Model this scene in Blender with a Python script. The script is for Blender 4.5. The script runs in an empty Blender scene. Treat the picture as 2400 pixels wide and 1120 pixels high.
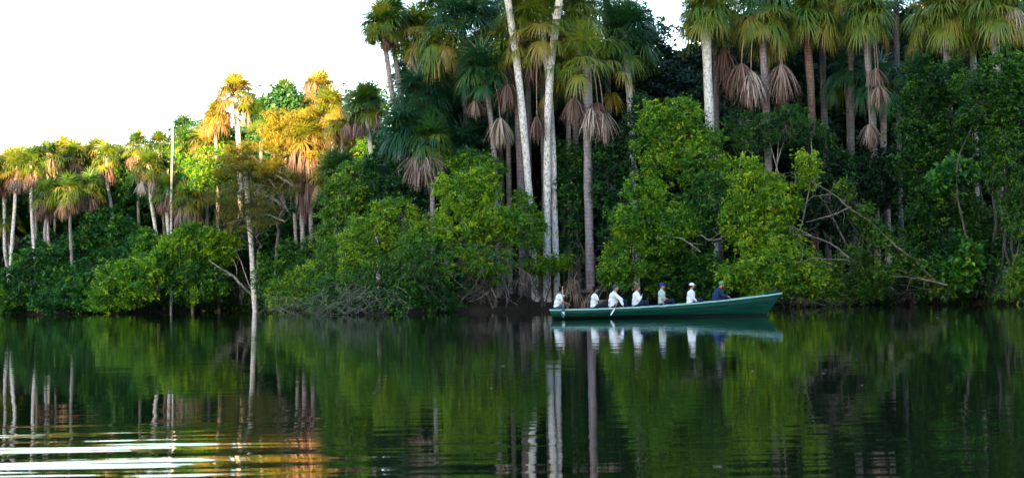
import bpy, math, random
import numpy as np
from mathutils import Matrix, Vector
R = math.radians
S = bpy.context.scene
COL = S.collection

# ------------------------------------------------------------------ camera
F = 3297.0                      # focal length in pixels of the 2400 px wide photograph
CAMZ = 1.1
CM = Matrix.Translation((0, 0, CAMZ)) @ Matrix.Rotation(R(90 + 2.19), 4, 'X') @ Matrix.Rotation(R(-1.0), 4, 'Z')
cd = bpy.data.cameras.new('camera'); cam = bpy.data.objects.new('camera', cd); COL.objects.link(cam)
cam.matrix_world = CM
cd.sensor_width = 36; cd.lens = F / 2400 * 36; cd.clip_end = 3000
cd.dof.use_dof = True; cd.dof.focus_distance = 62; cd.dof.aperture_fstop = 4.0
S.camera = cam

# ------------------------------------------------------------------ sky and sun
SUN = Vector((-0.30, -0.95, 0.058)).normalized()
W = bpy.data.worlds.new('World'); S.world = W; W.use_nodes = True
nt = W.node_tree
sky = nt.nodes.new('ShaderNodeTexSky'); sky.sky_type = 'NISHITA'; sky.sun_disc = False
sky.sun_elevation = R(5.0); sky.sun_rotation = math.atan2(SUN.x, SUN.y)
sky.air_density = 1.0; sky.dust_density = 0.6; sky.ozone_density = 1.0
bg = nt.nodes['Background']; bg.inputs['Strength'].default_value = 0.15
tint = nt.nodes.new('ShaderNodeMix'); tint.data_type = 'RGBA'; tint.blend_type = 'MULTIPLY'; tint.inputs[0].default_value = 1
tint.inputs[7].default_value = (.95, 1.0, 1.15, 1)
nt.links.new(sky.outputs[0], tint.inputs[6]); nt.links.new(tint.outputs[2], bg.inputs[0])
sl = bpy.data.lights.new('sun', 'SUN'); sl.energy = 5.0; sl.angle = R(0.6); sl.color = (1.0, 0.61, 0.26)
so = bpy.data.objects.new('sun', sl); COL.objects.link(so)
so.rotation_euler = (-SUN).to_track_quat('-Z', 'Y').to_euler()
S.view_settings.view_transform = 'Standard'; S.view_settings.look = 'None'
S.view_settings.exposure = 3.12; S.view_settings.gamma = 1.0
S.cycles.max_bounces = 6; S.cycles.transparent_max_bounces = 6
S.cycles.use_denoising = True

# ------------------------------------------------------------------ helpers
_CR = np.array(CM.to_3x3())
def pt(px, py, Y):
    d = _CR @ np.array([(px - 1200) / F, -(py - 560) / F, -1.0])
    t = Y / d[1]
    return np.array([d[0] * t, Y, CAMZ + d[2] * t])
def mpp(Y): return Y / F        # metres per photo pixel at depth Y

def nrm(v): return v / np.maximum(np.linalg.norm(v, axis=-1, keepdims=True), 1e-9)

class MB:
    """collects quads; build() links them as ONE mesh object"""
    def __init__(s): s.V = []; s.Q = []; s.T = []; s.M = []; s.n = 0
    def add(s, v, q, tone=0.5, mi=0):
        v = np.asarray(v, float).reshape(-1, 3); q = np.asarray(q, int).reshape(-1, 4)
        if not len(q): return
        s.V.append(v); s.Q.append(q + s.n); s.n += len(v)
        s.T.append(np.broadcast_to(np.asarray(tone, float), (len(q),)).copy()); s.M.append(np.full(len(q), mi))
    def tube(s, P, r, sides=8, tone=0.5, mi=0, cap=False):
        P = np.asarray(P, float); n = len(P); r = np.broadcast_to(np.asarray(r, float), (n,))
        if cap:
            P = np.vstack([P[:1], P, P[-1:]]); r = np.r_[1e-4, r, 1e-4]; n += 2
        t = np.gradient(P, axis=0)
        if cap: t[0] = t[1]; t[-1] = t[-2]
        t = nrm(t)
        ref = np.array([1.0, 0, 0]) if abs(t[:, 0]).mean() < 0.8 else np.array([0, 1.0, 0])
        a = nrm(np.cross(t, ref)); b = np.cross(t, a)
        an = np.arange(sides) / sides * 2 * math.pi
        v = P[:, None] + r[:, None, None] * (np.cos(an)[None, :, None] * a[:, None] + np.sin(an)[None, :, None] * b[:, None])
        i = np.arange(n - 1)[:, None] * sides; j = np.arange(sides)[None]; k = (j + 1) % sides
        q = np.stack([i + j, i + k, i + sides + k, i + sides + j], -1)
        s.add(v.reshape(-1, 3), q.reshape(-1, 4), tone, mi)
    def box(s, c, h, rot=None, tone=.5, mi=0):
        v = np.array([[x, y, z] for x in (-1, 1) for y in (-1, 1) for z in (-1, 1)], float) * h
        if rot is not None: v = v @ np.array(rot).T
        s.add(v + c, [[0, 1, 3, 2], [4, 6, 7, 5], [0, 4, 5, 1], [2, 3, 7, 6], [0, 2, 6, 4], [1, 5, 7, 3]], tone, mi)
    def ell(s, c, r, rot=None, nu=12, nv=8, tone=.5, mi=0):
        th = np.linspace(1e-3, math.pi - 1e-3, nv + 1)[:, None]; ph = (np.arange(nu) / nu * 2 * math.pi)[None]
        v = np.stack([np.sin(th) * np.cos(ph), np.sin(th) * np.sin(ph), np.cos(th) + 0 * ph], -1).reshape(-1, 3) * np.asarray(r)
        if rot is not None: v = v @ np.array(rot).T
        i = np.arange(nv)[:, None] * nu; j = np.arange(nu)[None]; k = (j + 1) % nu
        s.add(v + np.asarray(c), np.stack([i + j, i + nu + j, i + nu + k, i + k], -1).reshape(-1, 4), tone, mi)
    def cap(s, a, b, ra, rb, n=10):
        """capsule with two radii"""
        a = np.asarray(a, float); b = np.asarray(b, float); d = b - a; L = np.linalg.norm(d); d = d / max(L, 1e-9)
        th = np.linspace(-math.pi / 2, 0, 5)[:-1] ; P = []; r = []
        for x in th: P.append(a + d * ra * math.sin(x)); r.append(max(ra * math.cos(x), 1e-4))
        for x in np.linspace(0, 1, 4): P.append(a + d * L * x); r.append(ra + (rb - ra) * x)
        for x in -th[::-1]: P.append(b + d * rb * math.sin(x)); r.append(max(rb * math.cos(x), 1e-4))
        s.tube(P, r, n)
    def build(s, name, mats, parent=None, smooth=False, origin=None, color=None):
        me = bpy.data.meshes.new(name)
        V = np.concatenate(s.V); Q = np.concatenate(s.Q).astype(np.int32)
        if parent is not None: org = np.array(parent_origin(parent))
        elif origin is not None: org = np.array(origin, float)
        else: org = np.zeros(3)
        V = V - org
        me.vertices.add(len(V)); me.vertices.foreach_set('co', V.astype(np.float32).ravel())
        me.loops.add(Q.size); me.loops.foreach_set('vertex_index', Q.ravel())
        me.polygons.add(len(Q)); me.polygons.foreach_set('loop_start', np.arange(0, Q.size, 4, dtype=np.int32))
        me.polygons.foreach_set('material_index', np.concatenate(s.M).astype(np.int32))
        me.polygons.foreach_set('use_smooth', np.full(len(Q), smooth))
        me.update(calc_edges=True)
        a = me.attributes.new('tone', 'FLOAT', 'FACE'); a.data.foreach_set('value', np.concatenate(s.T).astype(np.float32))
        for m in (mats if isinstance(mats, (list, tuple)) else [mats]): me.materials.append(m)
        o = bpy.data.objects.new(name, me); COL.objects.link(o)
        if parent is not None: o.parent = parent
        elif origin is not None: o.location = origin
        if color: o.color = (*color, 1)
        return o
def parent_origin(p):
    v = Vector((0, 0, 0))
    while p is not None: v = v + p.location; p = p.parent
    return v
def tag(o, label=None, cat=None, group=None, kind=None):
    if label: o['label'] = label
    if cat: o['category'] = cat
    if group: o['group'] = group
    if kind: o['kind'] = kind
    return o
def thing(name, label, cat, loc, group=None):
    o = bpy.data.objects.new(name, None); COL.objects.link(o); o.location = [float(x) for x in loc]
    o.empty_display_size = .3
    return tag(o, label, cat, group)

# ------------------------------------------------------------------ materials
def mat(name, col, rough=.6, spec=.4, metallic=0):
    m = bpy.data.materials.new(name); m.use_nodes = True; b = m.node_tree.nodes['Principled BSDF']
    b.inputs['Base Color'].default_value = (*col, 1); b.inputs['Roughness'].default_value = rough
    b.inputs['Specular IOR Level'].default_value = spec; b.inputs['Metallic'].default_value = metallic
    return m
def ramp(nt, stops):
    r = nt.nodes.new('ShaderNodeValToRGB'); e = r.color_ramp.elements
    while len(e) < len(stops): e.new(0.5)
    for x, (p, c) in zip(e, stops): x.position = p; x.color = (*c, 1)
    return r
def leaf_mat(name, stops, trans=.4, rough=.42, spec=.35):
    m = mat(name, (.05, .1, .03), rough, spec); nt = m.node_tree; N = nt.nodes; L = nt.links
    b = N['Principled BSDF']; out = N['Material Output']
    at = N.new('ShaderNodeAttribute'); at.attribute_name = 'tone'
    rp = ramp(nt, stops); L.new(at.outputs['Fac'], rp.inputs[0])
    oi = N.new('ShaderNodeObjectInfo')
    mx = N.new('ShaderNodeMix'); mx.data_type = 'RGBA'; mx.blend_type = 'MULTIPLY'; mx.inputs[0].default_value = 1
    L.new(rp.outputs[0], mx.inputs[6]); L.new(oi.outputs['Color'], mx.inputs[7])
    L.new(mx.outputs[2], b.inputs['Base Color'])
    tr = N.new('ShaderNodeBsdfTranslucent')
    m2 = N.new('ShaderNodeMix'); m2.data_type = 'RGBA'; m2.blend_type = 'MULTIPLY'; m2.inputs[0].default_value = 1
    L.new(mx.outputs[2], m2.inputs[6]); m2.inputs[7].default_value = (1.35, 1.25, .5, 1); L.new(m2.outputs[2], tr.inputs[0])
    ms = N.new('ShaderNodeMixShader'); ms.inputs[0].default_value = trans
    L.new(b.outputs[0], ms.inputs[1]); L.new(tr.outputs[0], ms.inputs[2]); L.new(ms.outputs[0], out.inputs[0])
    return m
def noise_mat(name, stops, scale=(1, 1, 1), nscale=4, detail=6, rough=.8, bump=.3, bdist=.02, spec=.2, rings=0, attr=False):
    m = mat(name, (.2, .2, .2), rough, spec); nt = m.node_tree; N = nt.nodes; L = nt.links; b = N['Principled BSDF']
    tc = N.new('ShaderNodeTexCoord'); mp = N.new('ShaderNodeMapping'); mp.inputs['Scale'].default_value = scale
    L.new(tc.outputs['Object'], mp.inputs[0])
    n = N.new('ShaderNodeTexNoise'); n.inputs['Scale'].default_value = nscale; n.inputs['Detail'].default_value = detail
    n.inputs['Roughness'].default_value = .65
    L.new(mp.outputs[0], n.inputs[0]); rp = ramp(nt, stops); L.new(n.outputs[0], rp.inputs[0])
    col = rp.outputs[0]; h = n.outputs[0]
    if rings:
        wv = N.new('ShaderNodeTexWave'); wv.bands_direction = 'Z'; wv.inputs['Scale'].default_value = rings
        wv.inputs['Distortion'].default_value = 1.5; wv.inputs['Detail'].default_value = 2; wv.inputs['Detail Scale'].default_value = 1.5
        L.new(tc.outputs['Object'], wv.inputs[0])
        r2 = ramp(nt, [(0, (.62, .60, .60)), (.3, (1, 1, 1))]); L.new(wv.outputs[0], r2.inputs[0])
        mx = N.new('ShaderNodeMix'); mx.data_type = 'RGBA'; mx.blend_type = 'MULTIPLY'; mx.inputs[0].default_value = .75
        L.new(col, mx.inputs[6]); L.new(r2.outputs[0], mx.inputs[7]); col = mx.outputs[2]
        ad = N.new('ShaderNodeMath'); ad.operation = 'ADD'; L.new(n.outputs[0], ad.inputs[0]); L.new(wv.outputs[0], ad.inputs[1]); h = ad.outputs[0]
    oi = N.new('ShaderNodeObjectInfo')
    mo = N.new('ShaderNodeMix'); mo.data_type = 'RGBA'; mo.blend_type = 'MULTIPLY'; mo.inputs[0].default_value = 1
    L.new(col, mo.inputs[6]); L.new(oi.outputs['Color'], mo.inputs[7]); L.new(mo.outputs[2], b.inputs['Base Color'])
    bp = N.new('ShaderNodeBump'); bp.inputs['Strength'].default_value = bump; bp.inputs['Distance'].default_value = bdist
    L.new(h, bp.inputs['Height']); L.new(bp.outputs[0], b.inputs['Normal'])
    return m

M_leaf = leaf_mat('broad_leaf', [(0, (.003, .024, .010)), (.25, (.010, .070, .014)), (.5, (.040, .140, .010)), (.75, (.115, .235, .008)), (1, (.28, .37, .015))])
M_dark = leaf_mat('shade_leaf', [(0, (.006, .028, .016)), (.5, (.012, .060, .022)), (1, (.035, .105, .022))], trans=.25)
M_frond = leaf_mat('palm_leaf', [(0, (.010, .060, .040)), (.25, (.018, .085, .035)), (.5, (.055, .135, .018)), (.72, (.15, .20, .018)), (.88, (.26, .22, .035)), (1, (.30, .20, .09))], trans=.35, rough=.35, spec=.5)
M_deadf = leaf_mat('dead_palm_leaf', [(0, (.075, .040, .038)), (.4, (.16, .10, .085)), (.7, (.27, .20, .165)), (1, (.46, .40, .36))], trans=.15, rough=.7, spec=.2)
M_feather = leaf_mat('feathery_leaf', [(0, (.05, .06, .02)), (.5, (.13, .135, .022)), (1, (.29, .26, .03))], trans=.45)
M_pale = noise_mat('pale_bark', [(.32, (.07, .065, .065)), (.42, (.32, .31, .31)), (.52, (.58, .57, .56)), (.75, (.74, .73, .71))], (1, 1, .6), 9, 8, bump=.5)
M_ring = noise_mat('ringed_bark', [(.3, (.13, .12, .12)), (.7, (.33, .31, .31))], (1, 1, .3), 6, 6, bump=.6, rings=1.3)
M_brownbark = noise_mat('brown_bark', [(.3, (.10, .06, .045)), (.7, (.30, .20, .16))], (1, 1, .6), 7, 6, bump=.6, rings=1.6)
M_twig = noise_mat('grey_twig', [(.3, (.10, .09, .08)), (.7, (.30, .28, .25))], (1, 1, 1), 3, 4)
M_limb = noise_mat('dark_limb', [(.3, (.035, .032, .028)), (.7, (.115, .105, .092))], (1, 1, 1), 3, 4)
M_soil = noise_mat('bank_soil', [(.3, (.008, .007, .006)), (.55, (.018, .014, .011)), (.75, (.04, .032, .026))], (1, 1, 1), .8, 8, bump=1, bdist=.1)

# ------------------------------------------------------------------ water and land
SHORE = np.array([(-260, 150), (-120, 138), (-60, 125), (-44, 121), (-35, 116), (-27, 116), (-21, 116), (-15, 103), (-11.5, 84), (-7.5, 81), (-3, 84), (1.5, 87),
                  (8, 87.5), (13, 85), (17, 84), (23, 86), (27.5, 79), (34, 74), (48, 66), (80, 40), (120, 0), (160, -60)], float)
def land_depth(x, y):
    """how far behind the shoreline a point lies (metres, negative over water)"""
    ys = np.interp(x, SHORE[:, 0], SHORE[:, 1])
    return y - ys
def land_z(x, y):
    d = land_depth(np.asarray(x, float), np.asarray(y, float))
    b = .10 * np.sin(x * 1.7 + .4) + .07 * np.sin(x * 3.9 + y) + .06 * np.sin(y * 2.3)
    return np.where(d < 0, np.maximum(-1.5, d * .6 - .05), .75 * (1 - np.exp(-np.maximum(d, 0) / .7)) + np.clip(d, 0, 60) * .03 + b * np.clip(d, 0, 1)) 
def grid(name, x, y, fz, m):
    gx, gy = np.meshgrid(x, y); z = fz(gx, gy); v = np.stack([gx, gy, z], -1).reshape(-1, 3)
    nx = len(x); i = np.arange(len(y) - 1)[:, None] * nx; j = np.arange(nx - 1)[None]
    q = np.stack([i + j, i + j + 1, i + nx + j + 1, i + nx + j], -1)
    mb = MB(); mb.add(v, q.reshape(-1, 4)); return mb.build(name, m, smooth=True)
xs = np.unique(np.r_[np.linspace(-900, -80, 30), np.arange(-80, -30, 1.0), np.arange(-30, 45, .25), np.arange(45, 160, 3.0), np.linspace(160, 900, 25)])
ys = np.unique(np.r_[np.arange(-80, 60, 8.0), np.arange(60, 78, 2.0), np.arange(78, 92, .2), np.arange(92, 128, .7), np.arange(128, 200, 6), np.linspace(200, 1200, 20)])
tag(grid('ground', xs, ys, land_z, M_soil), kind='structure')

def water_mat():
    m = mat('lake_water', (.006, .009, .004), .015, .5); nt = m.node_tree; N = nt.nodes; L = nt.links; b = N['Principled BSDF']
    b.inputs['IOR'].default_value = 1.33
    tc = N.new('ShaderNodeTexCoord')
    def noise(sc, ns, det=2, rough=.5, dist=0):
        mp = N.new('ShaderNodeMapping'); mp.inputs['Scale'].default_value = sc; L.new(tc.outputs['Object'], mp.inputs[0])
        n = N.new('ShaderNodeTexNoise'); n.inputs['Scale'].default_value = ns; n.inputs['Detail'].default_value = det
        n.inputs['Roughness'].default_value = rough; n.inputs['Distortion'].default_value = dist
        L.new(mp.outputs[0], n.inputs[0]); return n.outputs[0]
    def math_(op, a, c):
        x = N.new('ShaderNodeMath'); x.operation = op
        for i, v in enumerate((a, c)):
            if isinstance(v, (int, float)): x.inputs[i].default_value = v
            else: L.new(v, x.inputs[i])
        return x.outputs[0]
    # small ripples everywhere, longer swell in the foreground left by the viewer's own boat
    small = math_('MULTIPLY', noise((.45, 1, 1), 6, 2, .5), .0013)
    mid = math_('ADD', math_('MULTIPLY', noise((.30, 1, 1), 2.3, 1, .5), .0030), math_('MULTIPLY', noise((.22, 1, 1), .8, 1, .5), .0040))
    patch = noise((.12, .12, 1), 1, 2)
    mr = N.new('ShaderNodeMapRange'); mr.inputs[1].default_value = .4; mr.inputs[2].default_value = .65; mr.inputs[3].default_value = .35; mr.inputs[4].default_value = 1.2
    L.new(patch, mr.inputs[0])
    sm = math_('MULTIPLY', math_('ADD', small, mid), mr.outputs[0])
    sx = N.new('ShaderNodeSeparateXYZ'); L.new(tc.outputs['Object'], sx.inputs[0])
    near = N.new('ShaderNodeMapRange'); near.inputs[1].default_value = 8.8; near.inputs[2].default_value = 14; near.inputs[3].default_value = 1; near.inputs[4].default_value = 0; near.interpolation_type = 'SMOOTHSTEP'
    L.new(sx.outputs['Y'], near.inputs[0])
    left = N.new('ShaderNodeMapRange'); left.inputs[1].default_value = -2.9; left.inputs[2].default_value = -1.3; left.inputs[3].default_value = 1; left.inputs[4].default_value = .2; left.interpolation_type = 'SMOOTHSTEP'
    L.new(sx.outputs['X'], left.inputs[0])
    swell = math_('MULTIPLY', noise((.13, 1, 1), 1.9, 2, .5), math_('MULTIPLY', math_('MULTIPLY', near.outputs[0], left.outputs[0]), .043))
    h = math_('ADD', sm, swell)
    bp = N.new('ShaderNodeBump'); bp.inputs['Strength'].default_value = 1; bp.inputs['Distance'].default_value = 1
    L.new(h, bp.inputs['Height']); L.new(bp.outputs[0], b.inputs['Normal'])
    return m
M_water = water_mat()
tag(grid('water', np.linspace(-900, 900, 19), np.linspace(-600, 900, 16), lambda x, y: 0 * x, M_water), kind='structure')

# ------------------------------------------------------------------ plants: leaf sprays
def sprays(mb, rng, P, A, k, L, wr=.42, tone=.5, tvar=.12, spread=(35, 85), mi=0):
    """k leaves round every tip P pointing along A"""
    n = len(P)
    if not n: return
    th = np.radians(rng.uniform(spread[0], spread[1], (n, k))); ph = rng.uniform(0, 6.28, (n, 1)) + np.arange(k) * 2.4 + rng.normal(0, .3, (n, k))
    ref = nrm(np.cross(A, rng.normal(0, 1, (n, 3)))); r2 = np.cross(A, ref)
    d = A[:, None] * np.cos(th)[..., None] + (ref[:, None] * np.cos(ph)[..., None] + r2[:, None] * np.sin(ph)[..., None]) * np.sin(th)[..., None]
    w = nrm(np.cross(d, A[:, None] + .4 * rng.normal(0, 1, (n, k, 3))))
    ln = L * rng.uniform(.65, 1.2, (n, k, 1)); b = P[:, None] + rng.normal(0, L * .25, (n, k, 3))
    tip = b + d * ln - np.array([0, 0, 1]) * ln * .12; md = b + d * ln * .48
    v = np.stack([b, md + w * ln * wr * .5, tip, md - w * ln * wr * .5], 2).reshape(-1, 3)
    t = (np.asarray(tone).reshape(-1, 1) + rng.normal(0, tvar, (n, k))).ravel()
    mb.add(v, np.arange(len(v)).reshape(-1, 4), np.clip(t, 0, 1), mi)

def lump_tips(rng, lobes, dens, clump=.24, per=11, back=.35, zmin=.12, sub=7, shell=.86):
    """tip points and outward axes over lumpy lobes [(centre, radii)]"""
    subs = []
    for c, r in lobes:
        c = np.array(c); r = np.array(r); subs.append((c, r * .70))
        for _ in range(sub):
            d = nrm(rng.normal(0, 1, 3)); d[1] = -abs(d[1]) if rng.random() < .7 else d[1]
            subs.append((c + d * r * rng.uniform(.52, .86), r * rng.uniform(.16, .40)))
    PP = []; AA = []; TT = []
    for c, r in subs:
        area = 4 * math.pi * (((r[0] * r[1]) ** 1.6 + (r[0] * r[2]) ** 1.6 + (r[1] * r[2]) ** 1.6) / 3) ** (1 / 1.6)
        nc = max(2, int(area * dens / per))
        d = nrm(rng.normal(0, 1, (nc, 3)))
        keep = (d[:, 1] < .3) | (rng.random(nc) < back); d = d[keep]
        if not len(d): continue
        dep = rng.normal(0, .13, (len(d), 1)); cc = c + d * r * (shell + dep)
        ct = rng.normal(0, .09, len(d)) + .9 * np.clip(dep[:, 0], -.15, .25)   # young leaves at outgrown tips lighter; shade of recessed gaps painted into the tone
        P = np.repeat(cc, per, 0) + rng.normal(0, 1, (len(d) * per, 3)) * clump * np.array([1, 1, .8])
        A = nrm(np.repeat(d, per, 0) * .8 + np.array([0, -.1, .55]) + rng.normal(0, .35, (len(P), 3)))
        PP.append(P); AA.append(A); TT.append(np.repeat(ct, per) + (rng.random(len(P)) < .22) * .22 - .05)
    P = np.concatenate(PP); A = np.concatenate(AA); T = np.concatenate(TT)
    inside = np.zeros(len(P), bool)
    for c, r in subs: inside |= (((P - c) / r) ** 2).sum(1) < .45
    ok = (~inside) & (P[:, 2] > zmin)
    return P[ok], A[ok], T[ok]

def limb(mb, a, b, ra, rb, rng, bend=.15, n=6, sides=6, tone=.5, mi=0):
    a = np.asarray(a, float); b = np.asarray(b, float); t = np.linspace(0, 1, n)[:, None]; L = np.linalg.norm(b - a)
    m = (a + b) / 2 + rng.normal(0, bend * L, 3) * [1, 1, .5]
    P = (1 - t) ** 2 * a + 2 * t * (1 - t) * m + t * t * b
    P[1:-1] += rng.normal(0, .012 * L, (n - 2, 3))
    mb.tube(P, ra + (rb - ra) * t[:, 0], sides, tone, mi); return P

def lobes_px(ls, Y):
    out = []
    for l in ls:
        px, py, rx, ry = l[:4]; y = Y + (l[4] if len(l) > 4 else 0); s = mpp(y)
        out.append((pt(px, py, y), (rx * s, (rx + ry) * .42 * s, ry * s)))
    return out

def shrub(name, label, cat, Y, ls, tone=.5, leaf=.17, dens=20, k=7, m=None, color=(1, 1, 1), group=None, seed=0, limbm=None, spine=False, clump=.24, twigs=8, sub=7, wr=.42, tvar=.12, spread=(35, 85), back=.35):
    rng = np.random.default_rng(seed + 11)
    lob = lobes_px([(l[0], l[1], l[2] * 1.12, l[3] * 1.12) + tuple(l[4:]) for l in ls], Y)
    low = min(lob, key=lambda l: l[0][2] - l[1][2])[0]
    bx, by = low[0], max(low[1], float(np.interp(low[0], SHORE[:, 0], SHORE[:, 1])) + .4)
    base = np.array([bx, by, float(land_z(bx, by)) - .15])
    root = thing(name, label, cat, base, group)
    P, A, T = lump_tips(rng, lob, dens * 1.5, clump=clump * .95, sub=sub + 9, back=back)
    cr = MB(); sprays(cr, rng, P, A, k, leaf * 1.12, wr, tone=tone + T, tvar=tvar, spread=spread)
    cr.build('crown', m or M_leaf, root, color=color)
    tk = MB()
    if spine:   # one trunk, boughs leaving it below every spray
        top = max(lob, key=lambda l: l[0][2])[0]; mx_ = np.mean([l[0] for l in lob], 0); top = np.array([mx_[0] * .7 + top[0] * .3, mx_[1], top[2]])
        SP = limb(tk, base, top, .19, .04, rng, .03, 14, 8)
        for c, r in lob:
            hd_ = math.hypot(c[0] - mx_[0], c[1] - mx_[1]); z0 = max(base[2] + 2.5, c[2] - .5 * hd_ - .4); s0 = SP[np.argmin(abs(SP[:, 2] - z0))]
            limb(tk, s0, c, .04, .012, rng, .07, 8, 5)
    for c, r in lob if not spine else []:
        rr = .035 + .03 * float(np.mean(r))
        limb(tk, base + rng.normal(0, .12, 3) * [1, 1, 0], c, rr, rr * .45, rng, .1, 9, 7)
        sel = P[rng.integers(0, len(P), twigs * 3)]
        sel = sel[np.argsort(np.linalg.norm(sel - c, axis=1))[:twigs]]
        for q in sel: limb(tk, c + rng.normal(0, .2, 3) * r, q, rr * .4, .008, rng, .14, 6, 4)
    tk.build('trunk', limbm or M_limb, root, smooth=True)
    return root

# ------------------------------------------------------------------ plants: fan palms
def fan(mb, hub, T, rng, L, g, nseg, tone, w0=.075, arc=150, mi=0):
    T = nrm(np.asarray(T, float)); up = np.array([0, 0, 1.0])
    Sd = np.cross(T, up)
    Sd = nrm(Sd) if np.linalg.norm(Sd) > .05 else nrm(np.cross(T, rng.normal(0, 1, 3)))
    N = np.cross(Sd, T)
    a = np.radians(np.linspace(-arc, arc, nseg) + rng.normal(0, 2.5, nseg))
    d = T * np.cos(a)[:, None] + Sd * np.sin(a)[:, None] + N * (.18 + .10 * np.sin(np.arange(nseg) * 2.9))[:, None]
    d = nrm(d + rng.normal(0, .05, d.shape)); ln = L * (.72 + .28 * np.cos(a / 2)) * rng.uniform(.85, 1.08, nseg)
    wd = nrm(np.cross(d, N)); p = np.repeat(hub[None], nseg, 0); pts = [p]; k = 5
    if rng.random() < .35: ln = ln * np.where(rng.random(nseg) < rng.uniform(.1, .4), rng.uniform(.25, .7, nseg), 1)   # torn blades
    gg = g * rng.uniform(.7, 1.35, nseg)[:, None]
    for j in range(k):
        dj = nrm(d + np.array([0, 0, -1.0]) * gg * (j + .3) * .42); p = p + dj * (ln / k)[:, None]; pts.append(p)
    ws = w0 * np.array([.25, 1, .95, .7, .42, .04]); V = []
    for j in range(k + 1): V.append(pts[j] + wd * ws[j] * .5); V.append(pts[j] - wd * ws[j] * .5)
    V = np.stack(V, 1)                                                     # nseg, 12, 3
    q = np.array([[2 * j, 2 * j + 1, 2 * j + 3, 2 * j + 2] for j in range(k)])
    q = (np.arange(nseg)[:, None, None] * 12 + q[None]).reshape(-1, 4)
    t = np.repeat(tone + rng.normal(0, .05, nseg), k) + np.tile([0, 0, 0, .03, .08], nseg)
    mb.add(V.reshape(-1, 3), q, np.clip(t, 0, 1), mi)

def crown(mb, c, rng, n=20, pet=1.5, L=1.5, g=.8, tone=.4, emin=-25, emax=80, nseg=34, az0=None, w0=.075, yellow=.22):
    n = int(n * 1.45); L = L * 1.15; pet = pet * 1.25
    for i in range(n):
        f = (i + .5) / n; el = math.radians(emax + (emin - emax) * f ** .9 + rng.normal(0, 6)); az = i * 2.39996 + rng.normal(0, .25) + (az0 or 0)
        d = np.array([math.cos(az) * math.cos(el), math.sin(az) * math.cos(el), math.sin(el)])
        pl = pet * rng.uniform(.8, 1.15) * (.75 + .25 * f); t = np.linspace(0, 1, 6)[:, None]
        P = c + np.array([0, 0, -.25 * f]) + d * pl * t - np.array([0, 0, 1]) * pl * .30 * t ** 2 * (.4 + f) * max(g, .3)
        mb.tube(P, np.linspace(.045, .02, 6), 4, .66, 1)
        T = nrm(P[-1] - P[-2])
        fan(mb, P[-1], T, rng, L * rng.uniform(.70, 1.18), g * (.22 + 1.15 * f) * rng.uniform(.6, 1.4), nseg, tone + rng.normal(0, .10) + yellow * max(0, f - .55) / .45, w0)

def dead_fan(root, top, hub, L, rng, tone=.45, wide=1.0, frm=None):
    """dead folded fan hanging from its own petiole"""
    mb = MB(); top = np.asarray(top, float); hub = np.asarray(hub, float)
    dz = top[2] - hub[2]; t = np.linspace(0, 1, 8)[:, None]
    mid = np.array([hub[0] * .85 + top[0] * .15, hub[1] * .85 + top[1] * .15, top[2] + .15 * abs(hub[0] - top[0])])
    P = (1 - t) ** 2 * top + 2 * t * (1 - t) * mid + t * t * hub
    mb.tube(P, np.linspace(.04, .022, 8), 5, .75)
    n = 84; ph = rng.uniform(0, 6.283, n); op = np.radians(rng.uniform(6, 66, n)) * wide
    d = np.stack([np.cos(ph) * np.sin(op), np.sin(ph) * np.sin(op), -np.cos(op)], 1)
    ln = L * rng.uniform(.72, 1.05, n); wd = nrm(np.stack([-np.sin(ph), np.cos(ph), rng.normal(0, .3, n)], 1)); p = np.repeat(hub[None], n, 0); pts = [p]; k = 6
    for j in range(k):
        dj = nrm(d + np.array([0, 0, -1.0]) * (j * .30) + rng.normal(0, .07, (n, 3)) * (1 if j < 4 else 2.2)); p = p + dj * (ln / k)[:, None]; pts.append(p)
    ws = np.array([.03, .07, .08, .07, .055, .04, .012]) * .9; V = []
    for j in range(k + 1): V.append(pts[j] + wd * ws[j] * .5); V.append(pts[j] - wd * ws[j] * .5)
    V = np.stack(V, 1); q = np.array([[2 * j, 2 * j + 1, 2 * j + 3, 2 * j + 2] for j in range(k)])
    q = (np.arange(n)[:, None, None] * (2 * k + 2) + q[None]).reshape(-1, 4)
    mb.add(V.reshape(-1, 3), q, np.clip(np.repeat(tone + rng.normal(0, .14, n), k), 0, 1))
    return mb.build('dead_frond', M_deadf, root)

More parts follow.
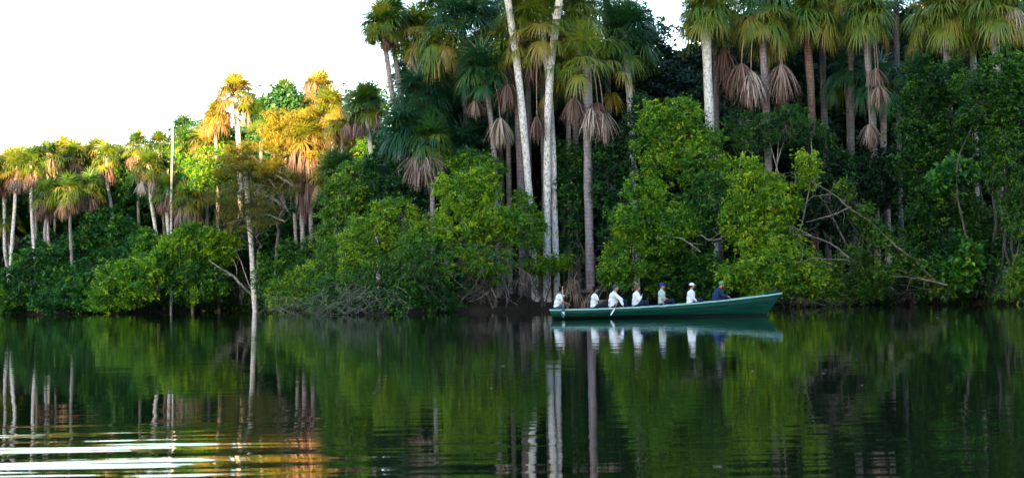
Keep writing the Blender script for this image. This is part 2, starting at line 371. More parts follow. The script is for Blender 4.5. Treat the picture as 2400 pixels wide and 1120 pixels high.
def palm(label, Y, line, w=.42, bark=None, tone=.4, n=20, pet=1.5, L=1.5, g=.8, dead=(), ndead=0, seed=0, group=None, name='fan_palm', bcol=(1, 1, 1), nseg=44, emin=-25, deadtone=.45, crown_on=True, yellow=.22, deadL=1.7, w0=.075, wide=1.0, emax=80):
    rng = np.random.default_rng(seed * 7 + 3)
    pts = [pt(a, b, Y) for a, b in line]                                   # crown base first, foot last
    foot = pts[-1]; by = Y; gz = float(land_z(foot[0], by))
    if foot[2] > gz + .1: pts.append(np.array([foot[0] + (pts[-1][0] - pts[-2][0]) * min(1.0, (foot[2] - gz) / max(.5, pts[-2][2] - pts[-1][2])) * .6, by, gz - .2]))
    else: pts[-1] = np.array([foot[0], by, gz - .2])
    pts = np.array(pts); dy = rng.normal(0, .3, len(pts)); dy[-1] = 0; dy[0] = 0; pts[:, 1] += dy
    # smooth resample
    s = np.r_[0, np.cumsum(np.linalg.norm(np.diff(pts, axis=0), axis=1))]; q = np.linspace(0, s[-1], 26)
    P = np.stack([np.interp(q, s, pts[:, i]) for i in range(3)], 1)
    for _ in range(3): P[1:-1] = (P[:-2] + 2 * P[1:-1] + P[2:]) / 4
    root = thing(name, label, 'palm tree', P[-1], group)
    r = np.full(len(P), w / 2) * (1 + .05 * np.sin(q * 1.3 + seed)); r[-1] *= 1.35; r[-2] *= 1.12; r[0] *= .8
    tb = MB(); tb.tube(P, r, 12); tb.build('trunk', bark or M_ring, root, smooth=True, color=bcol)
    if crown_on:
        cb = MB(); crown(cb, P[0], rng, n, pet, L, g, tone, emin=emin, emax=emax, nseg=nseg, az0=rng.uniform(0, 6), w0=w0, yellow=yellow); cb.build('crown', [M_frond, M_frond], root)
    for d in dead:
        px, py, rp = d[:3]; dt = d[3] if len(d) > 3 else deadtone
        hub = pt(px, py, Y - .9); dead_fan(root, P[0], hub, rp * mpp(Y), rng, dt, wide)
    for i in range(ndead):
        az = i * 2.4 + rng.uniform(0, 1); rr = rng.uniform(.35, .9) * pet
        hub = P[0] + np.array([math.cos(az) * rr, math.sin(az) * rr - .2, -rng.uniform(.4, 1.5)])
        dead_fan(root, P[0], hub, deadL * rng.uniform(.8, 1.1), rng, deadtone + rng.normal(0, .08), wide)
    return root
# ------------------------------------------------------------------ the palms of the near grove
G1 = 'tall fan palms of the near grove'
PL = dict(bark=M_pale)
palm('leaning palm against the open sky, outer one of two parallel trunks', 95, [(896, 52), (903, 110), (915, 190), (927, 280), (940, 420), (950, 560)], .36, tone=.55, n=22, pet=.9, L=1.15, g=.9, seed=1, group=G1, ndead=3, deadL=.9, deadtone=.3)
palm('leaning fan palm just right of the outer skyline palm, its trunk running parallel', 96, [(915, 40), (922, 110), (935, 190), (946, 280), (958, 420), (968, 560)], .36, tone=.5, n=20, pet=1.0, L=1.2, g=.9, seed=2, group=G1, ndead=2, deadL=.9, deadtone=.25)
palm('yellow-green fan palm with straw-coloured lower fans right of the two leaning palms', 97, [(975, 70), (972, 160), (972, 300), (976, 520)], .34, tone=.60, n=24, pet=1.1, L=1.5, g=1.0, seed=3, group=G1, ndead=4, deadL=1.2, deadtone=.8, dead=[(968, 125, 45, .85)], **PL)
palm('blue-green fan palm with a dense shaggy head right of the straw-skirted palm', 94, [(1085, 50), (1090, 200), (1092, 400)], .4, tone=.16, n=26, pet=1.4, L=1.6, g=.8, seed=4, bcol=(.42, .42, .45), group=G1)  # dark bcol paints shade into the bark of the deeper palms
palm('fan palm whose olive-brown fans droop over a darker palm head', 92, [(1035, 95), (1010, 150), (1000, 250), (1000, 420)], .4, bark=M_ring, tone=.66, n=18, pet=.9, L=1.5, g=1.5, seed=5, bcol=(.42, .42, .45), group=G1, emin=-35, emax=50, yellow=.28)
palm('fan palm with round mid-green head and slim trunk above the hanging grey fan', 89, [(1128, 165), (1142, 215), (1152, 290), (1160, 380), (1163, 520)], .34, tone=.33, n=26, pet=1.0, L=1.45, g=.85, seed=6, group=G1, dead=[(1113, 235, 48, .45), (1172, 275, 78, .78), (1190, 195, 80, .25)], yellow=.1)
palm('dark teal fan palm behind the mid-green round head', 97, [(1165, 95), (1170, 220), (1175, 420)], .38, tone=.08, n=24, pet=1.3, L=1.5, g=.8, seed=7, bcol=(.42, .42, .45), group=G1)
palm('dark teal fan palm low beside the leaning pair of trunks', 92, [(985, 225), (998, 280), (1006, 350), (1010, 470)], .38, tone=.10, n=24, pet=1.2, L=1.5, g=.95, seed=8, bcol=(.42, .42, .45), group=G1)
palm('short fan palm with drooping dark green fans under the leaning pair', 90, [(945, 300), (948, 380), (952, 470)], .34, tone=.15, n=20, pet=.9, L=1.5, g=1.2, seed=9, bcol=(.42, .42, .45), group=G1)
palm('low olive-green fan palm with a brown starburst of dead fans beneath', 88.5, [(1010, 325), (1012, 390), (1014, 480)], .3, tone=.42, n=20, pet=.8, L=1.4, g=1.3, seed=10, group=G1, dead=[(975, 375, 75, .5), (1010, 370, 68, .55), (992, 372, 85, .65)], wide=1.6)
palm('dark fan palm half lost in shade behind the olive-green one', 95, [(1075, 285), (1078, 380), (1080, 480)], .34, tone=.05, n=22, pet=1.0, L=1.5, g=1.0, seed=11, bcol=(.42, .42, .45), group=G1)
palm('pale lichen-spotted palm trunk leaning left, thinner one that crosses a mauve trunk', 88, [(1172, -110), (1187, -20), (1198, 50), (1211, 140), (1221, 230), (1232, 350), (1242, 480), (1250, 600), (1256, 690)], .46, tone=.5, n=22, pet=1.4, L=1.6, g=.8, seed=12, group=G1, yellow=.3, **PL)
palm('mauve ringed palm trunk behind the leaning lichen-spotted one', 90, [(1222, 95), (1218, 200), (1217, 300), (1221, 400), (1225, 560)], .56, tone=.62, n=22, pet=1.5, L=1.6, g=.9, seed=13, group=G1, bcol=(.8, .72, .8), dead=[(1252, 128, 92, .30), (1185, 150, 85, .2)])
palm('white spotted palm trunk with a bend, front of the touching pair behind the stern paddler', 88, [(1330, -120), (1312, -10), (1301, 70), (1292, 150), (1285, 230), (1283, 330), (1283, 480), (1283, 590), (1282, 700)], .47, tone=.55, n=22, pet=1.4, L=1.6, g=.8, seed=14, group=G1, yellow=.3, **PL)
palm('pale palm trunk standing right behind the white bent one, touching it', 88.8, [(1268, 50), (1283, 150), (1290, 240), (1295, 340), (1299, 470), (1302, 580), (1306, 690)], .42, tone=.6, n=22, pet=1.5, L=1.6, g=.95, seed=15, group=G1, dead=[(1258, 272, 68, .18)], yellow=.32, **PL)
palm('fan palm with straight ringed grey trunk and three dead fans hanging round it', 88, [(1377, 150), (1376, 210), (1377, 300), (1379, 420), (1381, 540), (1384, 690)], .56, tone=.66, n=12, pet=2.0, L=1.6, g=1.35, seed=16, group=G1, bcol=(.92, .9, 1.0), emin=-5, emax=65, dead=[(1345, 228, 78, .35), (1388, 248, 88, .95), (1414, 262, 86, .65), (1400, 240, 70, .15)], yellow=.2)
palm('dark green fan palm with pale trunk right of the three hanging fans', 93, [(1462, 75), (1470, 160), (1477, 235), (1482, 340), (1486, 470)], .46, tone=.24, n=30, pet=1.4, L=1.7, g=.8, seed=17, group=G1, yellow=.28, **PL)
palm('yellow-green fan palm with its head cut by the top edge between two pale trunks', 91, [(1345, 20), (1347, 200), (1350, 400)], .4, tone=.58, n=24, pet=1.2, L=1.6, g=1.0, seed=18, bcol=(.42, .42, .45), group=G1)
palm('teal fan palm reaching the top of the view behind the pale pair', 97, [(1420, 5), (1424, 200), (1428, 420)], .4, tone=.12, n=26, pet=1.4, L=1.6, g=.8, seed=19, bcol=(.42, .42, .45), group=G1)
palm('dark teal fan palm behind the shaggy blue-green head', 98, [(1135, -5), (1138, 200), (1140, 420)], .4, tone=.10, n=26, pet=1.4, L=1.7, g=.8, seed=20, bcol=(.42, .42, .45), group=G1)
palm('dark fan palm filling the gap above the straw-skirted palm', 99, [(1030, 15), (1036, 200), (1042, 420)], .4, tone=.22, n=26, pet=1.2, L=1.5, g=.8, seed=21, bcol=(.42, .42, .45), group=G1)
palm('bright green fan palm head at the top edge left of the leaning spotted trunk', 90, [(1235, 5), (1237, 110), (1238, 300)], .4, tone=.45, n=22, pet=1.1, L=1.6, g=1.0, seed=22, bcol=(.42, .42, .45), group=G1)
for i, (lb, px, py, tn, Y_) in enumerate([
 ('shaded teal palm head directly left of the leaning spotted trunk, under the round green head', 1190, 265, .06, 95), ('dusky palm head tucked between the olive-green palm and the hanging grey fan', 1085, 345, .12, 93),
 ('blue-green palm head behind the brown drooping fans', 1040, 190, .14, 96), ('palm head in shade left of the straight ringed trunk, behind its hanging fan', 1330, 175, .15, 95),
 ('olive palm head high behind the bent white trunk', 1270, 130, .36, 94), ('small dark palm head at the sky edge under the leaning pair', 968, 150, .2, 99)]):
    palm(lb, Y_, [(px, py), (px + 2, py + 120), (px + 4, py + 260)], .34, tone=tn, n=20, pet=1.1, L=1.45, g=1.0, seed=140 + i, group=G1)
G2 = 'fan palms on the right of the grove'
palm('thick pale speckled palm trunk at the left end of the right-hand palms', 88, [(1652, 20), (1655, 90), (1659, 180), (1664, 285), (1668, 420), (1672, 540)], .58, tone=.60, n=22, pet=1.1, L=1.6, g=1.1, seed=31, group=G2, **PL)
palm('grey palm trunk close behind the thick speckled one', 90, [(1672, -10), (1676, 80), (1679, 180), (1681, 280), (1683, 430)], .40, tone=.55, n=18, pet=1.2, L=1.5, g=1.0, seed=32, bcol=(.42, .42, .45), group=G2, dead=[(1695, 110, 95, .12), (1712, 160, 80, .08)])
palm('fan palm with orange-tipped yellow fans over two big hanging dead fans', 87.5, [(1786, 30), (1790, 120), (1795, 220), (1799, 320), (1802, 420)], .46, tone=.76, n=16, pet=1.0, L=1.5, g=1.6, seed=33, group=G2, emin=-30, emax=20, bcol=(.85, .8, .9), dead=[(1760, 165, 100, .85), (1829, 150, 100, .62), (1738, 148, 95, .32), (1835, 165, 95, .2), (1760, 180, 85, .4)], yellow=.1)
palm('green fan palm head cut by the top edge above the orange-tipped fans', 90, [(1795, -25), (1800, 200), (1803, 400)], .4, tone=.42, n=24, pet=1.4, L=1.7, g=.9, seed=34, bcol=(.42, .42, .45), group=G2)
palm('reddish-barked palm with broad yellow-green head', 89, [(1893, 25), (1896, 110), (1899, 200), (1903, 300), (1906, 400)], .50, bark=M_brownbark, bcol=(.7, .7, .72), tone=.58, n=26, pet=1.1, L=1.6, g=1.15, seed=35, group=G2, yellow=.25)
palm('dim grey palm trunk in the shade right of the reddish-barked palm', 93, [(1922, 30), (1926, 110), (1930, 220), (1934, 360)], .42, tone=.5, n=18, pet=1.2, L=1.5, g=1.0, seed=36, group=G2, bcol=(.5, .5, .55))
palm('ringed grey palm standing before the right-hand black gap beside a shorter shaded palm', 88, [(2030, 25), (2033, 100), (2037, 180), (2042, 260), (2048, 350), (2052, 440)], .44, bcol=(.75, .73, .78), tone=.55, n=22, pet=.9, L=1.5, g=1.3, seed=37, group=G2, dead=[(2052, 160, 60, .5), (2038, 290, 60, .7), (2060, 200, 70, .65)])
palm('short shaded palm with teal fans beside the ringed grey trunk', 89, [(2065, 190), (2070, 250), (2074, 340), (2078, 440)], .4, tone=.10, n=12, pet=1.3, L=1.6, g=1.2, seed=38, group=G2, dead=[(2058, 210, 62, .6)], emin=-10)
palm('small dark palm with drooping fans left of the ringed grey trunk', 91, [(1985, 165), (1987, 260), (1990, 400)], .3, tone=.16, n=13, pet=.9, L=1.5, g=1.5, seed=39, bcol=(.42, .42, .45), group=G2)
palm('fan palm with brown and green fans at the top edge above the dark gap', 90, [(1990, -30), (1994, 150), (1998, 380)], .4, tone=.62, n=20, pet=1.1, L=1.5, g=1.2, seed=40, bcol=(.42, .42, .45), group=G2, dead=[(1990, 20, 60, .5)])
palm('wide yellow-green fan palm over the dark glossy tree', 84, [(2215, 25), (2219, 120), (2224, 250)], .44, tone=.64, n=30, pet=1.4, L=1.7, g=1.2, seed=41, group=G2, emin=-20, emax=60, yellow=.12)
palm('fan palm at the right edge with a grey dead fan in its head', 82, [(2330, 15), (2334, 120), (2340, 260)], .44, tone=.62, n=28, pet=1.3, L=1.7, g=1.2, seed=42, group=G2, dead=[(2372, 15, 92, .9), (2390, 25, 80, .75)], yellow=.12)
palm('shaded fan palm at the back between the two rightmost yellow heads', 88, [(2275, -30), (2280, 120), (2284, 300)], .4, tone=.4, n=24, pet=1.3, L=1.6, g=1.0, seed=43, group=G2)
palm('dark fan palm at the top edge over the right-hand black gap', 95, [(2100, 0), (2104, 150), (2108, 380)], .4, tone=.12, n=16, pet=1.3, L=1.6, g=1.1, seed=44, bcol=(.42, .42, .45), group=G2)

# ------------------------------------------------------------------ the palms of the bend, lit by the low sun
G3 = 'palms at the bend of the shore'
palm('dark-hearted fan palm with blue-white trunk and broad tan skirt beside the sunlit trees', 100, [(858, 240), (864, 300), (871, 370), (878, 440), (884, 540)], .36, tone=.42, n=28, pet=.9, L=1.15, g=.7, seed=51, group=G3, dead=[(815, 290, 42, .45), (832, 288, 45, .5), (848, 290, 40, .4), (880, 268, 45, .6)], yellow=.32, **PL)
palm('yellow fan palm head left of the tan skirt', 102, [(800, 290), (805, 380), (810, 500)], .3, tone=.74, n=18, pet=.7, L=1.15, g=1.1, seed=52, group=G3, emax=40)
palm('spiky green young palm behind the olive shrubs, without a visible trunk', 97, [(795, 395), (797, 470)], .3, tone=.38, n=18, pet=.5, L=1.4, g=.35, seed=53, group=G3, emin=5)
palm('small yellowing palm with drooping fans beside the bare stems', 101, [(762, 410), (764, 500)], .26, tone=.75, n=10, pet=.6, L=1.1, g=1.3, seed=54, group=G3)
palm('tallest golden palm standing clear against the sky with its bright trunk', 117, [(552, 215), (555, 260), (559, 330), (563, 430)], .44, tone=.80, n=26, pet=1.2, L=1.15, g=.9, seed=55, group=G3, dead=[(534, 262, 40, .6), (578, 262, 40, .7)], yellow=.15, **PL)
palm('golden palm with an orange-brown dead fan in its head, on the skyline', 118, [(748, 205), (750, 300), (752, 420)], .34, tone=.82, n=26, pet=.9, L=1.2, g=.7, seed=56, group=G3, dead=[(722, 190, 44, .55), (738, 190, 40, .6)])
palm('green palm on the skyline between the two golden ones', 118, [(668, 225), (670, 330), (672, 430)], .34, tone=.50, n=24, pet=.8, L=1.1, g=.9, seed=57, group=G3)
palm('small yellow palm on the skyline left of the olive skyline palm', 119, [(640, 255), (642, 330), (644, 430)], .3, tone=.65, n=20, pet=.6, L=1.0, g=.9, seed=60, group=G3)
palm('palm with a long brown skirt of dead fans and several stems', 107, [(715, 320), (712, 400), (708, 500), (712, 640)], .44, bark=M_brownbark, tone=.70, n=22, pet=.9, L=1.3, g=.6, seed=58, group=G3, dead=[(690, 345, 75, .35), (705, 350, 90, .45), (722, 350, 80, .5), (738, 345, 72, .3), (700, 400, 90, .4), (722, 410, 95, .35), (712, 440, 90, .25)], emin=0, wide=.5)
palm('orange-lit palm head left of the tallest golden palm', 116, [(505, 265), (508, 350), (510, 450)], .3, tone=.78, n=18, pet=.7, L=1.1, g=1.2, seed=59, group=G3)
palm('green palm under the golden canopy at the back', 117, [(610, 265), (612, 350), (614, 450)], .3, tone=.45, n=18, pet=.8, L=1.1, g=.9, seed=61, group=G3)
palm('yellow palm head between the golden canopy and the dark-hearted palm', 108, [(775, 245), (780, 330), (785, 450)], .3, tone=.72, n=20, pet=.8, L=1.1, g=.9, seed=62, group=G3)

# ------------------------------------------------------------------ the far palms of the left shore
G4 = 'far palms of the left shore'
far = [
 ('far palm at the left edge with a yellow head', 8, 400, 590, .72, 2, .2, 124, 14), ('far palm with pink-brown skirt beside a leafy gap', 40, 385, 600, .62, 5, .5, 121, 25),
 ('far palm in the thick row with the widest pair of stems', 72, 378, 590, .55, 5, .55, 121, 80), ('far palm close to the pair of stems, yellow head', 88, 372, 600, .70, 3, .5, 124, 88),
 ('far palm with pale stem in the middle of the left row', 112, 360, 560, .50, 4, .5, 122, 114), ('far palm with orange head behind the left row', 128, 375, 560, .78, 3, .5, 126, 127),
 ('far palm at the right end of the crowded left row', 172, 362, 500, .62, 2, .4, 126, 174), ('far yellow palm on the low skyline', 205, 368, 470, .68, 2, .4, 130, 208),
 ('far palm with one straight pale stem standing alone', 251, 365, 492, .55, 4, .4, 122, 259), ('short far palm with a big round pink-brown skirt', 163, 440, 540, .50, 8, .6, 118, 166),
 ('far palm with green head rising from the low skyline', 322, 335, 520, .50, 2, .5, 122, 328), ('far palm with grey dead fans and leaning white stem', 347, 385, 545, .60, 4, .85, 118, 367),
 ('far palm with a pink skirt and white stem beside the bare snag', 392, 440, 570, .48, 4, .4, 117, 396), ('far green palm with fresh upright fans', 452, 420, 530, .33, 0, .4, 116, 470),
 ('far olive palm hanging under the fresh green one', 440, 465, 550, .66, 3, .5, 115, 446), ('far palm with rust-coloured ball of dead fans', 437, 330, 450, .45, 4, .2, 119, 440),
 ('far orange palm under the skyline right of the bare snag', 482, 335, 480, .85, 2, .4, 118, 486), ('far blue-green palm poking above the slope', 428, 300, 400, .20, 0, .4, 124, 430),
 ('far low palm with yellow-green fans at the left edge', 20, 510, 610, .55, 2, .4, 125, 24), ('far grey-green palm behind the leaning white stem', 300, 385, 500, .40, 2, .5, 124, 322),
 ('far palm with green head above the round skirt', 212, 432, 520, .45, 2, .4, 120, 200), ('far yellow-green palm filling the skyline dip', 228, 350, 480, .60, 2, .4, 128, 232),
 ('far palm on the skyline just left of the alone-standing stem', 150, 350, 460, .66, 2, .4, 129, 152), ('far palm near the top of the slope left of the snag', 375, 335, 480, .5, 2, .4, 123, 380),
 ('far brownish palm low in the shaded grove at the left', 108, 450, 540, .52, 3, .3, 119, 108), ('far palm at the left edge behind the yellow head', -25, 390, 580, .6, 3, .4, 122, -20)]
for i, (lb, px, py, pb, tn, nd, dt, Y, pxb) in enumerate(far):
    pale = i in (2, 4, 8, 11, 12, 0, 1)
    palm(lb, Y, [(px, py), ((px * .7 + pxb * .3), py * .55 + pb * .45), (pxb, pb), (pxb + 3, pb + 50)], .30 if pale else .26, bark=M_pale if pale else M_ring, tone=tn, n=18, pet=.85, L=1.05, g=.9, seed=80 + i, group=G4,
         ndead=nd + 2, deadtone=dt + .08, deadL=1.45, nseg=22, w0=.09)
rf = random.Random(3)
for i in range(15):
    px = -10 + i * 31 + rf.uniform(-9, 9); py = float(np.interp(px, [0, 60, 200, 330, 400, 440], [392, 362, 366, 372, 340, 318])) + rf.uniform(-6, 26)
    palm('far palm head merging into the left skyline canopy', rf.uniform(126, 131), [(px, py), (px + 2, py + 70), (px + 5, py + 150)], .26, tone=rf.uniform(.4, .8), n=15, pet=.8, L=1.0, g=.8, seed=200 + i, group='palm heads merging into the left skyline', ndead=2, deadtone=.5, deadL=1.2, nseg=20, w0=.09, emin=-10)
# extra stems of the left grove whose heads merge into the row
def stem(label, Y, line, w, bark, bcol=(1, 1, 1), cat='tree', name='slim_tree', group=None, seed=0):
    r = palm(label, Y, line, w, bark, seed=seed, crown_on=False, name=name, group=group, bcol=bcol); r['category'] = cat; return r
stem('bare white snag poking above the left slope with no crown', 116, [(405, 300), (406, 350), (404, 400), (401, 470)], .18, M_pale, seed=1)
stem('slim pale trunk rising straight from the water in front of the shaded bank', 111.5, [(574, 400), (580, 470), (589, 560), (596, 660), (601, 735)], .42, M_pale, cat='tree', name='waterside_tree', seed=2)
for i, (lb, px, py, pxb, pb, w) in enumerate([
 ('thin brown-grey stem left of the waterside trunk', 562, 440, 571, 600, .36), ('thin grey stem right of the waterside trunk', 606, 430, 611, 640, .30), ('thinnest grey stem second to the right of the waterside trunk', 619, 450, 624, 640, .24),
 ('slim stem under the brown palm skirt, left one of three', 690, 500, 695, 650, .28), ('slim stem under the brown palm skirt, middle one of three', 706, 470, 715, 650, .34), ('slim pale stem under the brown palm skirt, right one of three', 727, 440, 730, 665, .36)]):
    stem(lb, 118 if i < 3 else 106, [(px, py), ((px + pxb) / 2, (py + pb) / 2), (pxb, pb), (pxb + 2, pb + 40)], w, M_ring, group='slim stems in the shaded bend', seed=5 + i)

# ------------------------------------------------------------------ broadleaf trees and shrubs
GL = 'shrubs along the left shore'; GM = 'leafy trees in front of the grove'; GR = 'dark trees on the right bank'  # left-shore leaf colours raised, painting pale haze into them
sh = shrub
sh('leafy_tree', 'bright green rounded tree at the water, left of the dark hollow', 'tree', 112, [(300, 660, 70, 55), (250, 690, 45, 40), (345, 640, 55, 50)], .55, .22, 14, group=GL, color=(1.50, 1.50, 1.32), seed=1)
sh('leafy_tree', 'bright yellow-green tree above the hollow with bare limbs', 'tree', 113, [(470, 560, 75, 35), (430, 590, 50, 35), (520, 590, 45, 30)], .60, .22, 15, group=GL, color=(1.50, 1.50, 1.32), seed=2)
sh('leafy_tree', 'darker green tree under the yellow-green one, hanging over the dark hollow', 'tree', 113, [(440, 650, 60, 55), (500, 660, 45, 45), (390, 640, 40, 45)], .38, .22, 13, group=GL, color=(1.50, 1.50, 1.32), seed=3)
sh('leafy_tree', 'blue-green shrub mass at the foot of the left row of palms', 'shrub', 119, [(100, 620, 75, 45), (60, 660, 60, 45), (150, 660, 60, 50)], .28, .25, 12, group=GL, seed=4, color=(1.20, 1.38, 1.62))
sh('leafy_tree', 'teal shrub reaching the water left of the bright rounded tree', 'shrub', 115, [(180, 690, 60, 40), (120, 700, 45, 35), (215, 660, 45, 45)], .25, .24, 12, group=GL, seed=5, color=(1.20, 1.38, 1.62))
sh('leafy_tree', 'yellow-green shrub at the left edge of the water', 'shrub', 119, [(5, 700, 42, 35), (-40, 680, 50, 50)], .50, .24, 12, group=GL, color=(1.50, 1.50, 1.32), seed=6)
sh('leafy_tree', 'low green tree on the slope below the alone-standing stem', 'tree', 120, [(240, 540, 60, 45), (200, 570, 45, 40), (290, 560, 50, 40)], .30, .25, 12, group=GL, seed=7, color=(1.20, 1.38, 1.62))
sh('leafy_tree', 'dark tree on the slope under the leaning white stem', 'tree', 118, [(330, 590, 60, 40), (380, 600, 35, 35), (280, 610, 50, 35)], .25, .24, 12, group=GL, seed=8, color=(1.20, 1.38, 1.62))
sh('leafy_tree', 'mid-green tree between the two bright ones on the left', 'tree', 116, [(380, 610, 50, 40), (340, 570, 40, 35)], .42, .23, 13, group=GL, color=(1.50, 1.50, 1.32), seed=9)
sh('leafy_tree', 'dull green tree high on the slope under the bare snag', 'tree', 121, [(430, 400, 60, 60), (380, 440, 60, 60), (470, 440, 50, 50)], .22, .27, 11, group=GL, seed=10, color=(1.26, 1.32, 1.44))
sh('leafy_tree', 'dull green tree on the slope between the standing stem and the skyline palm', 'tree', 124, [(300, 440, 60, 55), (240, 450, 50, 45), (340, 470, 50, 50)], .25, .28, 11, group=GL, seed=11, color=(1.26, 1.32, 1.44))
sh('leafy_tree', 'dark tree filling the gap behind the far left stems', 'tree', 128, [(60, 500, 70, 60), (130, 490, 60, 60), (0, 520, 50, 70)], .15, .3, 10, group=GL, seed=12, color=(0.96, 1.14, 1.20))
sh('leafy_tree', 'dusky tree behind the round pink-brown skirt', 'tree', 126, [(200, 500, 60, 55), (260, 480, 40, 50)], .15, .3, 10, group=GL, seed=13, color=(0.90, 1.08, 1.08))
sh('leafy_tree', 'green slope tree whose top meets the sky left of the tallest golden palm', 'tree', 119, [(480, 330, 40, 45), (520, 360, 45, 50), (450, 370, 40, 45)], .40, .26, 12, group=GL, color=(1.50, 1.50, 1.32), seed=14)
# golden flat-layered tree
def pads(rows, seed):   # flat sprays in tiers: (y, x from, x to, how many)
    q = random.Random(seed); return [(q.uniform(x0, x1), y + q.uniform(-12, 12), q.uniform(15, 34), q.uniform(4, 8), q.uniform(-2.5, 1.5)) for y, x0, x1, n in rows for _ in range(n)]
sh('layered_tree', 'spreading tree with flat feathery layers, golden in the low sun', 'tree', 108, pads([(268, 650, 740, 5), (292, 625, 760, 6), (314, 605, 760, 8), (336, 580, 760, 9), (358, 545, 745, 9), (380, 520, 700, 9), (396, 505, 640, 7)], 1), .72, .17, 30, 9, m=M_feather, seed=20, limbm=M_twig, clump=.2, twigs=3, sub=-6, spine=True, wr=.24, color=(1.15, 1.15, .9))
sh('layered_tree', 'lower grey-olive feathery tree with bare pale branches below the golden layers', 'tree', 107, pads([(408, 540, 700, 8), (432, 500, 700, 9), (458, 495, 690, 9), (484, 505, 665, 8), (510, 520, 650, 6), (535, 540, 640, 3)], 2), .38, .16, 26, 8, m=M_feather, seed=21, limbm=M_twig, clump=.2, twigs=3, sub=-6, spine=True, wr=.22, color=(1.15, 1.2, 1.15))
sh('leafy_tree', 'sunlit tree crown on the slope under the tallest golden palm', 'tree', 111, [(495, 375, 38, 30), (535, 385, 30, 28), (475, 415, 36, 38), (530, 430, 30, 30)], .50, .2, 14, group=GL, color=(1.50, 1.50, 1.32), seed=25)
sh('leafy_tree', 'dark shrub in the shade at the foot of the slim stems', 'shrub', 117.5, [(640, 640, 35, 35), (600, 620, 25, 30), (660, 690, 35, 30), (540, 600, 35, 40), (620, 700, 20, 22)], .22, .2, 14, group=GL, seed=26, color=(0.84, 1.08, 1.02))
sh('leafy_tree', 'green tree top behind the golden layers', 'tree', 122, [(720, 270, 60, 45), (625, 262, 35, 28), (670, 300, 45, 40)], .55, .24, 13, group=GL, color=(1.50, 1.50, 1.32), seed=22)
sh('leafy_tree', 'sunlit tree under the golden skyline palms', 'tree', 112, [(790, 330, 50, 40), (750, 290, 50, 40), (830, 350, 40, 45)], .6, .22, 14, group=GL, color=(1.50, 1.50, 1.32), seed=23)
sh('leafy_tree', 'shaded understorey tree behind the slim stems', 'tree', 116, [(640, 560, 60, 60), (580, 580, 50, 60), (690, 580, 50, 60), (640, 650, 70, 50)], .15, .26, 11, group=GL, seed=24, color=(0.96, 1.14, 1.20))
# near left part
GM2 = 'shrubs on the jutting shore'
sh('leafy_tree', 'olive-green tree leaning over the bend beside the blue-white palm trunk', 'tree', 92, [(835, 420, 60, 55), (800, 470, 55, 50), (860, 490, 50, 60), (780, 540, 40, 50)], .55, .17, 19, group=GM2, color=(1.15, 1.15, 1.0), seed=30)
sh('leafy_tree', 'dark blue-green tree between the olive tree and the grove', 'tree', 90, [(920, 430, 50, 60), (950, 470, 50, 50), (890, 400, 35, 40)], .18, .2, 15, group=GM2, seed=31, color=(.75, 1, 1.15))
sh('leafy_tree', 'light green bush low on the water right of the waterside trunk', 'shrub', 99, [(690, 680, 40, 35), (655, 700, 35, 28), (715, 650, 30, 30)], .62, .19, 17, group=GM2, color=(1.15, 1.15, 1.0), seed=32)
sh('leafy_tree', 'dull green thicket behind the light green bush', 'shrub', 104, [(650, 640, 50, 50), (700, 610, 50, 45), (745, 600, 35, 45)], .35, .2, 15, group=GM2, color=(1.15, 1.15, 1.0), seed=33)
sh('leafy_tree', 'yellow-green drooping shrub on the shore point', 'shrub', 86, [(880, 560, 70, 60), (840, 610, 50, 55), (940, 520, 55, 50), (905, 500, 35, 30)], .68, .16, 20, group=GM2, color=(1.15, 1.15, 1.0), seed=34)
sh('leafy_tree', 'grey-green thicket touching the water under the yellow-green shrub', 'shrub', 82.5, [(830, 680, 60, 40), (900, 660, 60, 50), (960, 640, 60, 60), (780, 690, 45, 35)], .40, .13, 22, group=GM2, seed=35, color=(.85, .95, 1), twigs=26)
sh('leafy_tree', 'green drooping shrub on the left flank of the shore point', 'shrub', 88, [(790, 610, 45, 55), (760, 650, 40, 40)], .5, .16, 18, group=GM2, color=(1.15, 1.15, 1.0), seed=36)
# big central bush
sh('leafy_tree', 'big yellow-green domed tree left of the pale palm trunks', 'tree', 84.5, [(1100, 460, 75, 55), (1070, 530, 80, 60), (1150, 530, 70, 60), (1120, 440, 50, 40)], .70, .17, 22, group=GM, color=(1.2, 1.2, 1.0), seed=40)
sh('leafy_tree', 'shaggy lower skirt of foliage under the big domed tree, above the roots', 'shrub', 84, [(1060, 610, 80, 50), (1150, 610, 60, 45), (1000, 590, 55, 60), (1210, 540, 35, 40)], .50, .16, 20, group=GM, color=(1.2, 1.2, 1.0), seed=41, twigs=18)
sh('leafy_tree', 'dark undergrowth hanging to the water beside the root-hung bank', 'shrub', 84, [(1000, 680, 60, 38), (940, 690, 50, 35), (1050, 670, 40, 30)], .25, .15, 18, group=GM, seed=42, color=(.8, 1, 1), twigs=22)
sh('leafy_tree', 'small mid-green tree behind the top of the domed tree', 'tree', 88, [(1115, 380, 50, 28), (1150, 400, 40, 30), (1075, 385, 25, 20)], .48, .17, 19, group=GM, color=(1.2, 1.2, 1.0), seed=43)
sh('leafy_tree', 'leafy sprig growing round the pale trunks', 'shrub', 86.5, [(1225, 490, 22, 40), (1250, 540, 28, 45), (1270, 620, 40, 20), (1310, 615, 22, 16)], .6, .17, 20, group=GM, color=(1.2, 1.2, 1.0), seed=44)
